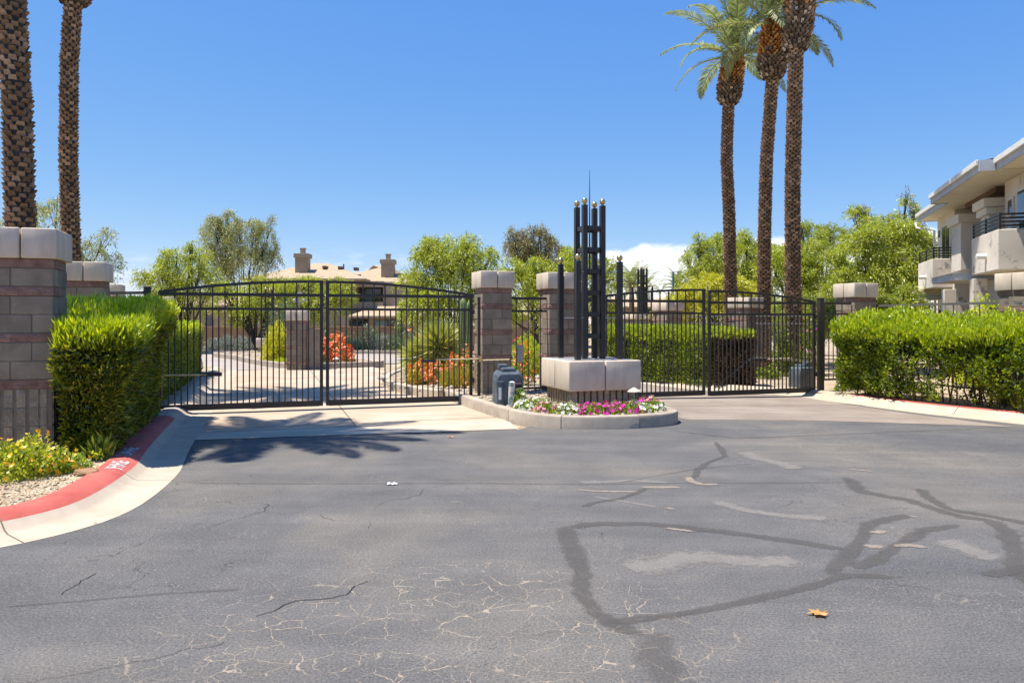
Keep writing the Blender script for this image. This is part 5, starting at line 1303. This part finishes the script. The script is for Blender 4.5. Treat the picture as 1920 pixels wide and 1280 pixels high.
# ---------------------------------------------------------------- house at the right
HA = math.atan2(-.316, .949)
hr = thing('right_house', 'two storey house with stepped eaves and stucco balconies at the right edge', 'house', (14.6, 25.9, -.12), HA)
Z0 = .12
def hb(name, v0, v1, u0, u1, z0, z1, mat, c=.0, parent=None): return MB().box(v0, v1, u0, u1, z0 + Z0, z1 + Z0, 0, c).build(name, M[mat], parent or hr)
V_ = .6
# upper storey wall with its openings
hb('wall', V_, 9, -.3, 2.3, -.1, 5.35, 'housewall'); hb('wall', 2.6, 9, -5.6, -.31, 2.9, 5.35, 'housewall'); hb('wall', V_ + .05, 9, -18, -5.62, -.1, 5.35, 'housewall')
hb('wall', 1.4, 9, -5.6, -.31, -.1, 2.89, 'housewall')
pr = hb('pier', V_ - .1, 2.59, -1.55, -.305, 2.9, 4.75, 'housewall', .01); hb('capital', V_ - .2, 2.58, -1.65, -.2, 4.753, 5.05, 'cream', .02, pr)
co_ = hb('column', V_ - .2, V_ + .5, -5.1, -4.3, 2.9, 4.55, 'housewall', .01); hb('capital', V_ - .3, V_ + .6, -5.2, -4.2, 4.553, 4.75, 'cream', .02, co_); hb('capital', V_ - .38, V_ + .68, -5.28, -4.12, 4.753, 5.0, 'cream', .02, co_)
hb('ceiling', V_, 2.6, -5.0, -1.66, 5.205, 5.34, 'stucco_base')
def window(v, u0, u1, z0, z1, mull=1, fr='white'):
    f = hb('window', v - .05, v - .003, u0, u1, z0, z1, fr, .005); n = mull; w_ = (u1 - u0 - .07 * (n + 1)) / n
    for i in range(n): hb('pane', v - .058, v - .0505, u0 + .07 + i * (w_ + .07), u0 + .07 + i * (w_ + .07) + w_, z0 + .07, z1 - .07, 'glass', 0, f)
window(V_, 1.55, 1.95, 4.55, 4.95); window(V_, 1.55, 1.95, 3.7, 4.35); window(V_, .15, 1.35, 2.95, 5.0, 2)
window(V_ + .05, -6.45, -6.0, 4.35, 4.85); window(V_ + .05, -6.45, -6.0, 3.6, 4.15); window(V_ + .05, -8.2, -6.8, 2.95, 4.95, 2); window(V_ + .05, -11, -9.5, 3.4, 4.8, 2)
window(V_, .3, 1.9, .9, 2.05, 4); window(1.4, -2.2, -1.4, .2, 2.2, 1); window(1.4, -4.2, -3.4, .2, 2.2, 1); window(V_ + .05, -8, -6.4, .9, 2.1, 2)
hb('column', .0, .35, -1.7, -1.3, -.1, 2.6, 'housewall', .01); hb('column', -.05, .3, -5.4, -5.0, -.1, 2.75, 'housewall', .01)
# balconies
def balcony(u0, u1, zb, zt):
    b = hb('balcony', -.02, V_ - .003, u0, u1, zb, zt, 'housewall', .02)
    for k_ in range(4): 
        zz = zt + .09 + k_ * .095
        MB().bar((.03, u0 + .03, zz + Z0), (.03, u1 - .03, zz + Z0), .035, .045).build('rail', M['metal'], b); MB().bar((.03, u0 + .03, zz + Z0), (V_ - .01, u0 + .03, zz + Z0), .035, .045).build('rail', M['metal'], b)
    for uu in (u0 + .03, (u0 + u1) / 2, u1 - .03): MB().bar((.03, uu, zt + Z0), (.03, uu, zt + .42 + Z0), .05, .05).build('rail_post', M['metal'], b)
    MB().tube([(-.25, (u0 + u1) / 2 - .2, zb + .42 + Z0), (-.0, (u0 + u1) / 2 - .2, zb + .42 + Z0)], .07, 10).build('drain_spout', M['white'], b)
balcony(.0, 2.45, 2.72, 3.72); balcony(-7.55, -5.08, 2.86, 3.88)
# stepped eaves: soffit slab, fascia and gutter lip
def eave(v0, v1, u0, u1, zb, h_=.26):
    e = hb('eave', v0 + .06, v1, u0 + .0, u1, zb, zb + .1, 'cream'); hb('fascia', v0, v0 + .058, u0, u1, zb - .02, zb + h_, 'fascia', .004, e); hb('gutter', v0 - .07, v0 - .002, u0, u1, zb + h_ - .12, zb + h_ + .02, 'white', .01, e)
    return e
eave(.0, 2.7, -2.0, 2.75, 5.36); e2 = eave(-.45, 2.7, -7.6, -2.01, 5.36); hb('fascia', -.45, -.0, -2.0, -1.95, 5.34, 5.62, 'fascia', 0, e2); hb('fascia', -.45, -.09, -7.66, -7.61, 5.34, 5.62, 'fascia', 0, e2)
eave(-.08, 2.7, -18, -7.67, 5.36); hb('fascia', -.0, 3, 2.76, 2.81, 5.34, 5.62, 'fascia')
MB().tube([(-.06, 2.7, 5.3 + Z0), (-.04, 2.6, 5.1 + Z0), (.5, 2.35, 4.95 + Z0), (.56, 2.33, .0 + Z0)], .045, 8).build('downspout', M['white'], hr)
# roof over it, with rows of tiles along the eave
m_ = MB(); m_.add([(-.02, 2.9, 5.63 + Z0), (-.02, -18, 5.63 + Z0), (5, -18, 7.0 + Z0), (5, -1, 7.0 + Z0)], [(0, 1, 2, 3)]); m_.add([(-.02, 2.9, 5.63 + Z0), (5, -1, 7.0 + Z0), (9, 2.9, 5.63 + Z0)], [(0, 1, 2)]); m_.add([(5, -1, 7.0 + Z0), (5, -18, 7.0 + Z0), (9, -18, 5.63 + Z0), (9, 2.9, 5.63 + Z0)], [(0, 1, 2, 3)])
m_.add([(-.47, -2.0, 5.6 + Z0), (-.47, -7.62, 5.6 + Z0), (.3, -7.62, 5.74 + Z0), (.3, -2.0, 5.74 + Z0)], [(0, 1, 2, 3)])
rf = m_.build('roof', M['rooftile'], hr)
tl = MB()
for i in range(10): a = math.pi * i / 9; tl.v.append((0, -.11 * math.cos(a), .05 * math.sin(a))); tl.v.append((.42, -.1 * math.cos(a), .115 + .045 * math.sin(a)))
for i in range(9): tl.f.append((i * 2, i * 2 + 1, i * 2 + 3, i * 2 + 2)); tl.m.append(0)
tlm = tl.mesh(M['rooftile'], True, 'roof_tile')
for r_ in range(3):
    for i in [j for j in range(34) if not (-7.7 < -9.6 + j * .235 + .1 < -1.95) or r_ > 0]: link('roof_tile', tlm, rf, (-.08 + r_ * .38, -9.6 + i * .235 + (.1 if r_ % 2 else 0), 5.64 + r_ * .104 + Z0 - (.0)))
# lower porch roofs
def porch(v0, u0, u1, zb):
    p = hb('porch_roof', v0, V_, u0, u1, zb, zb + .06, 'cream'); hb('fascia', v0 - .04, v0 - .002, u0, u1, zb - .01, zb + .2, 'fascia', .004, p); hb('fascia', v0, V_, u0 - .04, u0 - .002, zb - .01, zb + .2, 'fascia', 0, p)
    q = MB(); q.add([(v0 - .1, u0 - .06, zb + .205 + Z0), (v0 - .1, u1, zb + .205 + Z0), (V_, u1, zb + .5 + Z0), (V_, u0 - .06, zb + .5 + Z0), (V_, u0 - .06, zb + .2 + Z0)], [(3, 2, 1, 0), (0, 4, 3)]); q.build('porch_tiles', M['rooftile'], p)
porch(-.42, -4.9, -2.2, 2.75); porch(-.5, 1.6, 3.3, 2.35); hb('wall', 1.4, 9, 2.31, 3.2, -.1, 2.3, 'housewall')

# ---------------------------------------------------------------- small things
def flat_leaf(label, pxx, pyy, s_, mat, name='fallen_leaf'):
    x, y = ground_at(pxx, pyy); mb = MB(); n = 14; V = [(0, 0, .012)]
    for i in range(n): a = 2 * math.pi * i / n; r_ = s_ * (1 if i % 2 else .55) * random.uniform(.8, 1.2); V.append((r_ * math.cos(a), r_ * .8 * math.sin(a), .004 + .014 * random.random()))
    mb.add(V, [(0, 1 + i, 1 + (i + 1) % n) for i in range(n)]); return tag(mb.build(name, M[mat], loc=(x, y, gz(x, y) + .004)), label, 'leaf' if 'leaf' in name else 'litter')
flat_leaf('dry orange leaf lying on the asphalt at the lower right', 1535, 1153, .062, 'dryleaf')
flat_leaf('tiny brown leaf on the asphalt before the entry gate', 845, 820, .05, 'dryleaf')
flat_leaf('small white scrap lying on the asphalt left of centre', 735, 908, .07, 'whitepaint', 'paper_scrap')
flat_leaf('tiny brown leaf in the gutter below the gate post', 343, 792, .06, 'bark')
flat_leaf('tiny dark leaf under the left gate leaf', 347, 772, .05, 'bark')
flat_leaf('tiny rust leaf on the gutter edge at the left', 178, 982, .02, 'dryleaf')
